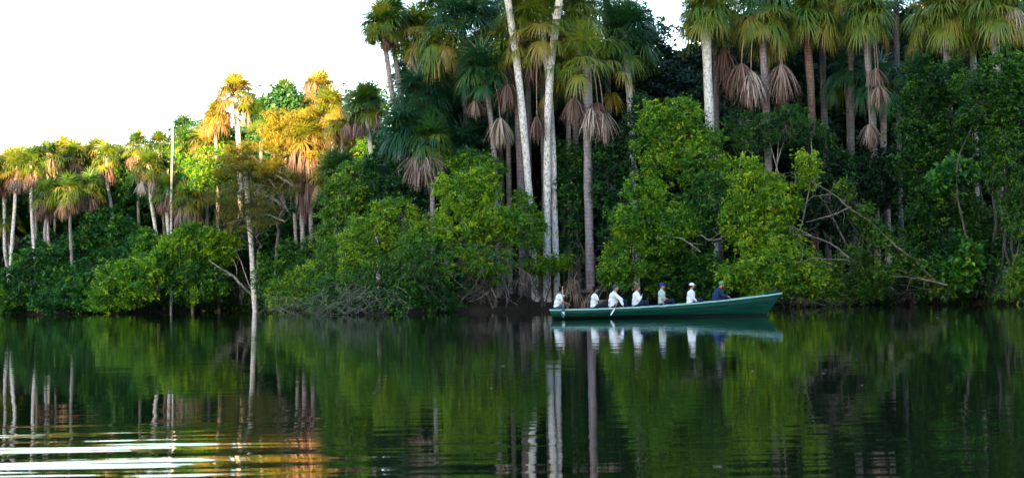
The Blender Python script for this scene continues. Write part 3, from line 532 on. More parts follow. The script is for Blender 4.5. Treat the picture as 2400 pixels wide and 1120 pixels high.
# trees right of trunk
sh('leafy_tree', 'peaked green tree rising highest behind the rear passengers', 'tree', 85, [(1545, 300, 50, 60), (1610, 280, 45, 50), (1580, 370, 80, 60), (1640, 370, 50, 60), (1672, 330, 28, 30), (1672, 420, 28, 45), (1675, 520, 25, 40)], .60, .17, 21, group=GM, color=(1.2, 1.2, 1.0), seed=50)
sh('leafy_tree', 'green tree hanging over the water behind the middle of the boat', 'tree', 82.5, [(1500, 500, 60, 80), (1560, 530, 65, 80), (1480, 600, 55, 60), (1450, 640, 40, 35)], .58, .17, 20, group=GM, color=(1.2, 1.2, 1.0), seed=51)
sh('leafy_tree', 'dark green tree close behind the capped passengers', 'tree', 83.5, [(1620, 560, 60, 80), (1560, 640, 70, 50), (1650, 640, 60, 50), (1650, 470, 45, 55)], .38, .17, 19, group=GM, seed=52, color=(.85, 1, 1))
sh('leafy_tree', 'slim dark tree between the straight ringed trunk and the peaked tree', 'tree', 88, [(1430, 430, 35, 80), (1440, 540, 35, 60), (1418, 350, 30, 40), (1485, 320, 30, 55), (1480, 420, 30, 50), (1500, 255, 18, 25)], .18, .18, 16, group=GM, seed=53, color=(.75, .95, 1.05))
sh('leafy_tree', 'dark vine-hung tree between the pale pair and the ringed trunk', 'tree', 90, [(1335, 480, 35, 90), (1340, 380, 35, 60), (1330, 590, 35, 50)], .25, .18, 16, group=GM, seed=54, color=(.8, 1, .95))
sh('leafy_tree', 'bright yellow-green tree right of centre with its top below the hanging fans', 'tree', 81.5, [(1760, 440, 60, 75), (1740, 520, 55, 70), (1820, 470, 55, 60), (1885, 400, 30, 45), (1800, 560, 60, 50)], .72, .17, 22, group=GM, color=(1.2, 1.2, 1.0), seed=55)
sh('leafy_tree', 'bright leafy boughs drooping over the bow of the boat', 'shrub', 80.5, [(1750, 640, 65, 45), (1830, 620, 70, 50), (1900, 650, 50, 40), (1780, 680, 45, 30)], .66, .16, 21, group=GM, color=(1.2, 1.2, 1.0), seed=56)
sh('feathery_tree', 'small grey-green feathery tree in front of the two big hanging fans', 'tree', 86, [(1735, 285, 35, 22), (1790, 285, 45, 22), (1850, 275, 40, 22), (1900, 310, 35, 20), (1760, 330, 50, 22), (1840, 320, 40, 18)], .30, .13, 26, 9, seed=57, color=(.95, 1.0, 1.3), limbm=M_twig, twigs=12, wr=.3)
# right bank
sh('leafy_tree', 'low green shrub under the fallen dead tree', 'shrub', 81, [(1960, 670, 50, 32), (2030, 660, 50, 35), (2000, 620, 50, 40), (1930, 690, 45, 22)], .52, .16, 19, group=GR, color=(.8, .8, .8), seed=60)
sh('leafy_tree', 'slender sprays of leaves growing through the fallen dead tree', 'shrub', 79.0, [(2060, 555, 28, 30), (2115, 600, 34, 28), (2022, 502, 16, 18), (2160, 635, 34, 26), (2210, 665, 34, 26), (2080, 640, 26, 16), (1978, 445, 12, 20)], .48, .17, 17, group=GR, color=(.8, .8, .8), seed=61)
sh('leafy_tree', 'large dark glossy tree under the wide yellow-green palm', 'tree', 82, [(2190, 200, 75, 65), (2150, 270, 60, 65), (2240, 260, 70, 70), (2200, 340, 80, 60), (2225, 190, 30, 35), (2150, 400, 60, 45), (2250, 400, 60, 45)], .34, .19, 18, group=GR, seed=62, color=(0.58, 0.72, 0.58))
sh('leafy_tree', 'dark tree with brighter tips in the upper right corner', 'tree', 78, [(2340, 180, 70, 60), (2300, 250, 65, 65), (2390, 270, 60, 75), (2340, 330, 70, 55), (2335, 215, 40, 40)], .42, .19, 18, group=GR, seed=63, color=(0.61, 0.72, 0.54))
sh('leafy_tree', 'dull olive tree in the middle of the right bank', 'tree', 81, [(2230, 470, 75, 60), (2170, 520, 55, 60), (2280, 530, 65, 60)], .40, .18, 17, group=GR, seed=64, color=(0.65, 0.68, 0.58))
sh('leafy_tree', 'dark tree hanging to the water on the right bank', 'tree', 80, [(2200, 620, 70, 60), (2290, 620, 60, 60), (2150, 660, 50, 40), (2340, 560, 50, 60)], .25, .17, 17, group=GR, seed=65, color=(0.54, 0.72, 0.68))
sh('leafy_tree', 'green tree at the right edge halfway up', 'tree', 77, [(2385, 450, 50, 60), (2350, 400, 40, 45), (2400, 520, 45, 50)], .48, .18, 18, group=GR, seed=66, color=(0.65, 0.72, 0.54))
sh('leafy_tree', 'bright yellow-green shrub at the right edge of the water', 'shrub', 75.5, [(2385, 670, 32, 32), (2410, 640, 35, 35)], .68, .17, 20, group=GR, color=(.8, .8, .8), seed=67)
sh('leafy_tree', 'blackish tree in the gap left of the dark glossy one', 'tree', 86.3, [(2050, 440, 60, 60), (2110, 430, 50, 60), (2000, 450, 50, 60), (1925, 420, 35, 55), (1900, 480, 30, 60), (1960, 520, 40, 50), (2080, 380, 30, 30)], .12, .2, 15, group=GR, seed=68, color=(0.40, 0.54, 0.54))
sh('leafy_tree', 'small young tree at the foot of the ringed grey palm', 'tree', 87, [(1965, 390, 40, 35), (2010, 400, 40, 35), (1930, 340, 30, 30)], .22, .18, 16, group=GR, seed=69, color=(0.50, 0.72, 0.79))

# low growth along the water's edge
def edge(name, label, runs, seed, color=(1, 1, 1), tone=.4):
    rng = np.random.default_rng(seed); lob = []
    for x0_, x1_, h, w in runs:
        for x in np.arange(x0_, x1_, w):
            y = float(np.interp(x, SHORE[:, 0], SHORE[:, 1])) + rng.uniform(-.2, .9); hh = h * rng.uniform(.55, 1.25)
            lob.append((np.array([x + rng.uniform(-.4, .4), y, hh * .5]), np.array([w * 1.1, 1.0, hh * .62])))
    P, A, T = lump_tips(rng, lob, 24, clump=.25, sub=4, back=.3, zmin=.03); mb = MB()
    sprays(mb, rng, P, A, 6, .19, .42, tone=tone + T, tvar=.14)
    return tag(mb.build(name, M_leaf, color=color), label, 'undergrowth', kind='stuff')
edge('shore_undergrowth', 'low leafy growth hanging over the water along the bank', [(-95, -60, 4.0, 3.0), (-60, -12, 3.0, 1.8), (-11.5, -4.5, 1.6, 1.2), (15, 50, 2.0, 1.4)], 2, (.75, .95, .85), .35)
edge('shade_undergrowth', 'sparse dark growth on the earth bank under the trunks', [(-4.5, -3, 1.2, 1.0), (6.5, 15, 1.6, 1.3)], 3, (.6, .85, .8), .25)

sh('broad_leaved_plant', 'small plant with big pale blue-green leaves high in the right bank shade', 'shrub', 79.5, [(2245, 405, 26, 18), (2215, 425, 18, 12)], .5, .42, 5, 5, color=(.8, 1.1, 2.2), seed=90, wr=.5)
sh('broad_leaved_plant', 'plant with large round green leaves near the water on the right bank', 'shrub', 78.6, [(2260, 600, 26, 40), (2240, 640, 20, 24)], .55, .34, 7, 6, color=(.7, .9, 1.2), seed=91, wr=.6)
rng = np.random.default_rng(77); mb = MB(); n = 60
P = np.stack([rng.uniform(-14, 26, n), rng.uniform(14, 76, n), np.full(n, .004)], 1); P[:, 0] *= P[:, 1] / 76
for p in P:
    a = rng.uniform(0, 3.14); u = np.array([math.cos(a), math.sin(a), .02]) * rng.uniform(.02, .05); v = np.array([-u[1], u[0], .0]) * .4
    mb.add([p - u, p + v, p + u + [0, 0, .006], p - v], [[0, 1, 2, 3]], rng.uniform(.2, .8))
tag(mb.build('floating_leaves', M_deadf), 'small fallen leaves floating on the lake', 'leaves', kind='stuff')

# ------------------------------------------------------------------ dark forest behind (reads as one mass)
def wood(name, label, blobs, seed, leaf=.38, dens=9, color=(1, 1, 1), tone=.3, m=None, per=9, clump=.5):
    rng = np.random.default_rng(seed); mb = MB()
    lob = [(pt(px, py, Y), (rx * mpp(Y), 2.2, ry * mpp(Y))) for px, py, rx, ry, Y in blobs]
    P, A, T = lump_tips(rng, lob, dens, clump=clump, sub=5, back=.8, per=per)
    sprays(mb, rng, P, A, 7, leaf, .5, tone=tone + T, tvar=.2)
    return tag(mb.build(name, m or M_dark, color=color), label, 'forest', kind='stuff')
rr = random.Random(5); bl = []
def skyline(px):   # top edge (photo pixels) of the deep forest
    return float(np.interp(px, [850, 900, 960, 1020, 1500, 1530, 1560, 1600, 1640, 2600], [420, 400, 260, 120, 30, 60, 120, 110, 10, -60]))
for px in range(880, 2620, 62):
    for py in range(-60, 720, 66):
        if py < skyline(px) + 40: continue
        bl.append((px + rr.uniform(-25, 25), py + rr.uniform(-20, 20), rr.uniform(45, 70), rr.uniform(45, 65), rr.uniform(97, 108)))
wood('forest_interior', 'deep shaded forest filling the gaps between the palm trunks', bl, 3, color=(.36, .5, .5))  # colour darkened to paint deeper shade between the trunks
bl = []
for px in range(-900, 900, 60):
    top = float(np.interp(px, [-120, 0, 60, 200, 330, 420, 500, 560, 640, 760, 860, 900], [410, 395, 375, 375, 380, 350, 320, 270, 240, 230, 240, 250]))
    for py in range(int(top) + 25, 740, 62):
        bl.append((px + rr.uniform(-25, 25), py + rr.uniform(-15, 20), rr.uniform(38, 60), rr.uniform(35, 50), rr.uniform(124, 136) if px < 620 else rr.uniform(112, 124)))
wood('forest_slope', 'distant wooded slope behind the left palms', bl, 4, leaf=.42, color=(1.6, 1.6, 1.3), tone=.5)
def depth(name, label, Y, px0, px1, skx, sky_, n, leaf, color, seed):
    # the mass of foliage that closes the view far behind the trunks
    rng = np.random.default_rng(seed); px = rng.uniform(px0, px1, n); top = np.interp(px, skx, sky_) + 14 * np.sin(px * .05) + 9 * np.sin(px * .13)
    py = top + (735 - top) * rng.random(n); Yv = Y + rng.normal(0, 2, n)
    P = np.array([pt(a, b, c) for a, b, c in zip(px, py, Yv)]); mb = MB()
    sprays(mb, rng, P, nrm(rng.normal(0, 1, P.shape) + [0, -.5, .6]), 3, leaf, .6, tone=.3, tvar=.2)
    tag(mb.build(name, M_dark, color=color), label, 'forest', kind='stuff')
depth('forest_depth', 'darkest undergrowth far behind the trunks', 113, 925, 2650, [925, 960, 1000, 1040, 1500, 1540, 1600, 1640, 2600], [420, 330, 240, 140, 90, 150, 150, 90, 20], 26000, 1.0, (.3, .4, .4), 1)  # leaf colour lowered, deep forest shade painted in
depth('slope_undergrowth', 'shaded undergrowth on the far left slope', 137, -900, 960, [-900, 0, 200, 330, 420, 520, 600, 760, 900, 960], [450, 420, 410, 420, 380, 320, 300, 270, 300, 330], 26000, 1.0, (.9, 1, .9), 2)

# unseen forest added behind the viewer, shaped to keep sun off the near grove
def sun_blocker():
    rng = np.random.default_rng(9); mb = MB(); n = 60000
    x = rng.uniform(-190, 120, n); lim = np.interp(x, [-190, -96, -90, -70, -62, 120], [20, 21.0, 20.2, 20.2, 36, 38]) + 2.2 * np.sin(x * .45) + 1.4 * np.sin(x * 1.3 + 1)
    z = lim * rng.random(n) ** .6; P = np.stack([x, -84 + rng.normal(0, 3.5, n), z], 1)
    sprays(mb, rng, P, nrm(rng.normal(0, 1, P.shape) + [0, .4, .6]), 5, 1.9, .6, tone=.4, tvar=.2)
    return tag(mb.build('sun_blocking_forest', M_dark), 'unseen forest added to keep the low sun off the near grove', 'forest', kind='stuff')
sun_blocker()

# ------------------------------------------------------------------ bare wood
def branches(name, label, cat, Y, lines, m=M_twig, seed=0, twig=0, group=None, color=None):
    rng = np.random.default_rng(seed); mb = MB(); allp = []
    for ln in lines:
        w0, w1, pp = ln; P = np.array([pt(a, b, Y + (c[0] if c else 0)) for a, b, *c in pp]); P[:, 1] += rng.normal(0, .25, len(P))
        s = np.linspace(0, 1, len(P)); q = np.linspace(0, 1, len(P) * 5); Q = np.stack([np.interp(q, s, P[:, i]) for i in range(3)], 1)
        for _ in range(2): Q[1:-1] = (Q[:-2] + 2 * Q[1:-1] + Q[2:]) / 4
        Q[1:-1] += rng.normal(0, .012, (len(Q) - 2, 3)); mb.tube(Q, np.linspace(w0, w1, len(Q)) / 2, 7); allp.append(Q)
    A = np.concatenate(allp)
    for _ in range(twig):
        a = A[rng.integers(len(A))]; d = nrm(rng.normal(0, 1, 3) + [0, -.3, .1]); limb(mb, a, a + d * rng.uniform(.4, 1.4), .018, .005, rng, .2, 7, 4)
    base = A[np.argmin(A[:, 2])]
    return tag(mb.build(name, m, origin=base, smooth=True, color=color), label, cat, group)
branches('fallen_tree', 'bleached fallen tree leaning left from the right bank with bare forks', 'dead tree', 78.4, [
 (.19, .05, [(2230, 690), (2190, 655), (2140, 606), (2096, 578), (2040, 516), (1990, 488), (1960, 460), (1905, 425)]),
 (.12, .04, [(1989, 487), (1955, 503), (1927, 511), (1887, 522)]), (.10, .03, [(1950, 455), (1925, 458), (1903, 461)]),
 (.12, .04, [(1989, 605), (1965, 583), (1938, 566), (1898, 553), (1856, 550)]), (.08, .03, [(1900, 553), (1880, 540), (1856, 529)]),
 (.10, .04, [(2213, 668), (2154, 652), (2081, 647)]), (.11, .04, [(2187, 661), (2128, 639), (2072, 621)]), (.08, .03, [(1986, 609), (1930, 607), (1905, 604), (1872, 616)])], seed=1, twig=46, color=(.6, .58, .56))
branches('dead_branch', 'dark dead limb standing in the shade behind the bleached fallen tree', 'dead tree', 82, [(.16, .08, [(1996, 600), (1971, 551), (1953, 515), (1927, 474)])], m=M_limb, seed=2, twig=8)
branches('bare_tree', 'bare forked branches reaching left from the foot of the waterside trunk', 'dead tree', 112, [
 (.26, .10, [(597, 700), (562, 660), (546, 646), (520, 630), (489, 609)]), (.14, .05, [(593, 689), (579, 651), (560, 605), (545, 580)]),
 (.10, .04, [(556, 640), (556, 628), (543, 605), (530, 593)]), (.10, .03, [(546, 646), (515, 640), (500, 632)])], seed=3, twig=14)
branches('bare_tree', 'pale bare boughs slanting under the golden layered tree', 'dead tree', 106, [
 (.22, .06, [(692, 437), (660, 418), (625, 395), (590, 365)]), (.16, .05, [(692, 433), (670, 410), (640, 395)]), (.12, .04, [(675, 495), (655, 460), (632, 420)]), (.14, .04, [(672, 490), (640, 465), (600, 450), (560, 440)]),
 (.12, .03, [(670, 520), (620, 500), (560, 515), (520, 530)])], seed=4, twig=40)
branches('bare_branches', 'bare light twigs spreading in front of the tree behind the boat middle', 'branch', 81, [
 (.07, .02, [(1640, 590), (1600, 560), (1560, 552), (1535, 556)]), (.06, .02, [(1600, 560), (1625, 572), (1622, 590)]), (.06, .02, [(1690, 560), (1660, 565), (1640, 548)]), (.05, .02, [(1645, 550), (1662, 562), (1690, 545)])], seed=5, twig=8)
def tangle(name, label, cat, Y, boxes, n, m, seed, r=.016, hang=0.5, group=None, color=None, length=(.8, 2.4)):
    rng = np.random.default_rng(seed); mb = MB()
    for i in range(n):
        x0, y0, x1, y1 = boxes[rng.integers(len(boxes))]
        a = pt(rng.uniform(x0, x1), rng.uniform(y0, y1), Y + rng.normal(0, .5)); d = nrm(rng.normal(0, 1, 3) * [1, .5, .6] - [0, 0, hang]); b = a + d * rng.uniform(*length)
        b[2] = max(b[2], .02); rad = r * rng.uniform(.5, 1.6); P = limb(mb, a, b, rad, rad * .35, rng, .22, 8, 5)
        for _ in range(2):
            c = P[rng.integers(2, 6)]; limb(mb, c, c + nrm(rng.normal(0, 1, 3) - [0, 0, hang * .6]) * rng.uniform(.2, .7), rad * .5, .003, rng, .2, 5, 4)
    base = pt((boxes[0][0] + boxes[0][2]) / 2, boxes[0][3], Y); base[2] = .1
    return tag(mb.build(name, m, origin=base, smooth=True, color=color), label, cat, group)
tangle('twig_thicket', 'tangle of grey leafless twigs arching into the water at the shore point', 'shrub', 80.3, [(750, 665, 850, 725), (640, 690, 740, 725), (830, 660, 940, 720)], 120, M_twig, 1, .010, color=(.7, .8, .72))
tangle('hanging_roots', 'pale forked roots hanging from the dark bank under the domed tree', 'roots', 85.6, [(1060, 620, 1190, 690), (1120, 640, 1150, 690)], 70, M_twig, 2, .022, 1.0)
tangle('hanging_roots', 'thin brown roots over the earth bank at the foot of the pale trunks', 'roots', 86.3, [(1190, 640, 1290, 690), (1000, 650, 1100, 700)], 130, M_limb, 3, .018, 1.3, length=(.5, 1.4))
tangle('brushwood', 'grey fallen twigs littering the edge under the bow boughs', 'brushwood', 80.6, [(1830, 690, 2000, 712), (2080, 640, 2220, 700)], 150, M_twig, 4, .012, .3, length=(.4, 1.5), color=(.5, .5, .5))
tangle('brushwood', 'light twigs in the dark between the ringed trunk and the pale pair', 'brushwood', 87.3, [(1320, 560, 1370, 680), (1390, 560, 1430, 660)], 60, M_twig, 5, .016, .6, color=(.55, .5, .5))
tangle('hanging_vines', 'thin vines and twigs hanging through the skirt of the domed tree', 'vines', 83.2, [(1040, 560, 1200, 640), (940, 600, 1040, 700)], 150, M_twig, 6, .009, .8, color=(.6, .65, .6))
# dead fans lying on the bank
def litter(label, Y, spots, seed):
    rng = np.random.default_rng(seed); mb = MB()
    for px, py, L in spots:
        h = pt(px, py, Y + rng.uniform(-.3, .3)); fan(mb, h, [rng.choice([-1, 1]) * .8, -.5, .3], rng, L, 1.9, 26, .7, .05, 110)
        mb.tube([h, h + np.array([rng.uniform(-.8, .8), .5, .5])], [.03, .025], 5, .8)
    b = pt(spots[0][0], spots[0][1], Y); b[2] = .6
    return tag(mb.build('fallen_fronds', M_deadf, origin=b, color=(.8, .8, .8)), label, 'palm fronds')
litter('grey fallen palm fans heaped on the bank behind the stern paddler', 86.4, [(1335, 672, 1.3), (1350, 690, 1.4), (1375, 700, 1.3), (1345, 655, 1.2), (1400, 705, 1.2)], 1)
litter('dry palm fans hanging over the bank left of the pale trunks', 86.0, [(1235, 640, 1.3), (1222, 655, 1.2)], 2)
mb = MB(); P = np.array([pt(1322, 690, 86.9), pt(1360, 684, 87.1), pt(1415, 680, 87.3), pt(1462, 684, 87.4)]); mb.tube(P, [.12, .15, .15, .10], 10, cap=True)
tag(mb.build('driftwood_log', M_limb, origin=P[1], smooth=True, color=(1.0, .9, .85)), 'brown log lying along the bank behind the second man', 'log')

# ------------------------------------------------------------------ the boat
BY = 58.0; BX = float(pt(1550, 700, BY)[0])
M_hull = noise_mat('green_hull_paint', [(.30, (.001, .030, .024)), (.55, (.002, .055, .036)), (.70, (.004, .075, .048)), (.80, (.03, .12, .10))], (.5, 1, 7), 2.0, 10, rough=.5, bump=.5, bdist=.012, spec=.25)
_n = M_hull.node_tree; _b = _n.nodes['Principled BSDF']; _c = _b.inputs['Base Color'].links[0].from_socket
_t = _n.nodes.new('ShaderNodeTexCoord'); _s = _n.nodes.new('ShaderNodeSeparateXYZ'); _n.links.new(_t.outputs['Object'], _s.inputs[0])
_w = ramp(_n, [(0, (.12, .10, .09)), (.075, (.18, .17, .15)), (.10, (.75, .78, .75)), (.16, (1, 1, 1)), (.30, (1, 1, 1)), (.305, (.45, .45, .45)), (.315, (1, 1, 1))]); _n.links.new(_s.outputs['Z'], _w.inputs[0])   # shade and reflection painted along the lower hull, plank seam
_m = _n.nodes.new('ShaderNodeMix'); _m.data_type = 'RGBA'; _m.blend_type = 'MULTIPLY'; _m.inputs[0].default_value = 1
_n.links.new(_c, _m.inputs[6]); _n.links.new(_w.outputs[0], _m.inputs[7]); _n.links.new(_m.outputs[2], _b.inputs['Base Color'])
M_rim = noise_mat('gunwale_paint', [(.3, (.20, .48, .46)), (.7, (.34, .60, .60))], (1, 1, 1), 3, 4, rough=.5, bump=.1)
M_wood = noise_mat('paddle_wood', [(.3, (.30, .20, .12)), (.7, (.45, .33, .22))], (1, 1, 4), 3, 4)
M_teal = mat('blade_paint', (.01, .10, .11), .4); M_white = mat('white_paint', (.75, .78, .8), .5)
boat = thing('long_boat', 'long narrow dark green wooden boat with pale turquoise gunwale carrying seven people', 'boat', (BX, BY, 0))
x0 = float(pt(1288, 725, BY)[0]) - BX; x1 = float(pt(1832, 687, BY)[0]) - BX
def gun(x):   # gunwale height
    px = [1287, 1350, 1450, 1550, 1650, 1700, 1760, 1832]; py = [726.5, 724.5, 722, 716, 708, 703.5, 696, 687]
    xs_ = [float(pt(a, b, BY)[0]) - BX for a, b in zip(px, py)]; zs = [float(pt(a, b, BY)[2]) for a, b in zip(px, py)]
    c = np.polyfit(xs_, zs, 3); return np.polyval(c, x)
ns = 40; st = np.linspace(0, 1, ns)
def station(t):
    xg = x0 + (x1 - x0) * t; xk = x0 + .22 + (x1 - .72 - x0 - .22) * t
    half = .58 * np.clip(1 - ((t - .42) / .60) ** 2, 0, 1) ** .75 if t > .42 else .58 - .20 * ((.42 - t) / .42) ** 2
    half = max(half, .02); low = half * (.68 if t < .8 else .68 * (1 - (t - .8) / .2 * .7))
    g = float(gun(xg)); kz = -.11 + .05 * max(0, (t - .85) / .15)
    return xg, xk, half, low, g, kz
def hull_shell(inset, dz):
    V = []
    for t in st:
        xg, xk, h, l, g, kz = station(t); h = max(h - inset, .004); l = max(l - inset, .003)
        for (f, y) in ((0, h), (.25, h + .012), (.5, h * .6 + l * .4 + .02), (.8, l + .1 * (h - l)), (1, l), (1.0, 0)):
            V.append((xg + (xk - xg) * min(f, 1), -y, g + (kz + dz - g) * f))
        for (f, y) in ((1, l), (.8, l + .1 * (h - l)), (.5, h * .6 + l * .4 + .02), (.25, h + .012), (0, h)):
            V.append((xg + (xk - xg) * min(f, 1), y, g + (kz + dz - g) * f))
    return np.array(V), 11
V, m_ = hull_shell(0, 0); W_, _ = hull_shell(.025, .03); mb = MB()
off = np.array([BX, BY, 0])
i = np.arange(ns - 1)[:, None] * m_; j = np.arange(m_ - 1)[None]
q = np.stack([i + j, i + m_ + j, i + m_ + j + 1, i + j + 1], -1).reshape(-1, 4)
mb.add(V + off, q); mb.add(W_ + off, q[:, ::-1])
# top edge between shells and transoms
n0 = len(V); VV = np.vstack([V, W_]) + off; e = []
for s_ in range(ns - 1):
    for c_ in (0, m_ - 1): e.append([s_ * m_ + c_, (s_ + 1) * m_ + c_, n0 + (s_ + 1) * m_ + c_, n0 + s_ * m_ + c_])
for s_ in (0, ns - 1):
    for c_ in range(m_ // 2): e.append([s_ * m_ + c_, s_ * m_ + c_ + 1, s_ * m_ + m_ - 2 - c_, s_ * m_ + m_ - 1 - c_])
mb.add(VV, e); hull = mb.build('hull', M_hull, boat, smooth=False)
for sgn in (-1, 1):
    mb = MB(); P = []
    for t in st:
        xg, xk, h, l, g, kz = station(t); P.append((xg + BX, BY + sgn * (h + .012), g + .004))
    P = np.array(P)
    # rectangular rim strip: 5 cm deep, 5 cm wide
    V4 = np.stack([P + [0, -.025, -.03], P + [0, .025, -.03], P + [0, .025, .022], P + [0, -.025, .022]], 1).reshape(-1, 3)
    i = np.arange(ns - 1)[:, None] * 4; j = np.arange(4)[None]; k = (j + 1) % 4
    mb.add(V4, np.stack([i + j, i + 4 + j, i + 4 + k, i + k], -1).reshape(-1, 4)); mb.add(V4, [[0, 1, 2, 3], [4 * ns - 4, 4 * ns - 3, 4 * ns - 2, 4 * ns - 1]])
    mb.build('gunwale', M_rim, boat)
def at_t(x): return (x - x0) / (x1 - x0)
seat_mat = noise_mat('seat_plank', [(.3, (.10, .20, .18)), (.7, (.18, .30, .28))], (1, 1, 1), 3, 4)
mb = MB(); fl = []
for t in np.linspace(.03, .86, 20):
    xg, xk, h, l, g, kz = station(t); fl += [(xk + .0 + BX, BY - l - .03, .06), (xk + BX, BY + l + .03, .06)]
i = np.arange(19)[:, None] * 2; mb.add(fl, np.concatenate([i, i + 2, i + 3, i + 1], 1)); mb.build('floorboard', seat_mat, boat)

# ------------------------------------------------------------------ people
M_skin = mat('light_skin', (.38, .19, .14), .6, .3); M_tan = mat('brown_skin', (.20, .095, .06), .6, .3)
def cloth(n, c): return noise_mat(n, [(.3, tuple(x * .85 for x in c)), (.7, c)], (1, 1, 1), 6, 4, rough=.9, bump=.4, bdist=.01)
M_wsh = cloth('white_cotton', (.80, .80, .82)); M_mint = cloth('mint_cotton', (.42, .52, .48)); M_navy = cloth('navy_fleece', (.018, .035, .10))
M_slate = cloth('slate_shorts', (.055, .09, .12)); M_dkblue = cloth('dark_trousers', (.010, .018, .045))
M_bh = mat('black_hair', (.004, .004, .006), .8, .1); M_gh = mat('grey_hair', (.06, .058, .06), .8, .1); M_brh = mat('brown_hair', (.12, .075, .04), .8, .1)
M_bcap = cloth('blue_cap', (.012, .04, .17)); M_gcap = cloth('green_cap', (.14, .26, .20)); M_wcap = cloth('white_cap', (.82, .82, .82))
M_eye = mat('eye', (.02, .015, .012), .2); M_yel = mat('yellow_plastic', (.75, .50, .03), .5); M_blk = mat('black_strap', (.01, .01, .012), .5)
M_scarf = cloth('blue_scarf', (.05, .08, .20)); M_collar = cloth('dark_collar', (.04, .06, .09))

def rmesh(mb, name, m, parent, vox, smooth=1):
    o = mb.build(name, m, parent, smooth=True)
    r = o.modifiers.new('remesh', 'REMESH'); r.mode = 'VOXEL'; r.voxel_size = vox; r.use_smooth_shade = True
    if smooth:
        s = o.modifiers.new('smooth', 'SMOOTH'); s.iterations = smooth * 3; s.factor = .5
    return o

def hand(mb, wrist, d, up, side, curl=.9, s=1.0):
    """palm, four unequal bent fingers and a thumb; d = forearm direction, up = back of the hand, side = thumb side"""
    d = nrm(np.array(d, float)); up = np.array(up, float); up = nrm(up - d * (up @ d)); sd = np.cross(d, up) * side
    mb.cap(wrist, wrist + d * .05 * s + sd * .018 * s, .026 * s, .022 * s); mb.cap(wrist, wrist + d * .06 * s - sd * .018 * s, .024 * s, .020 * s)
    for i, L in enumerate((.070, .078, .072, .056)):
        b = wrist + d * .075 * s + sd * (.030 - .020 * i) * s; dd = d.copy(); a = curl * (.5 + .08 * i)
        for kx in range(3):
            dd = nrm(dd * math.cos(a) - up * math.sin(a)); e = b + dd * L * s * (.42, .32, .26)[kx]; mb.cap(b, e, (.0095 - .001 * kx) * s, (.0088 - .001 * kx) * s, 6); b = e; upn = nrm(up * math.cos(a) + d * 0); 
            a = curl * .75
    b = wrist + d * .028 * s + sd * .028 * s; e = b + nrm(d * .6 + sd * .8 - up * .2) * .036 * s; mb.cap(b, e, .013 * s, .011 * s, 6); mb.cap(e, e + nrm(d * .8 - up * .7 - sd * .1) * .032 * s, .011 * s, .009 * s, 6)

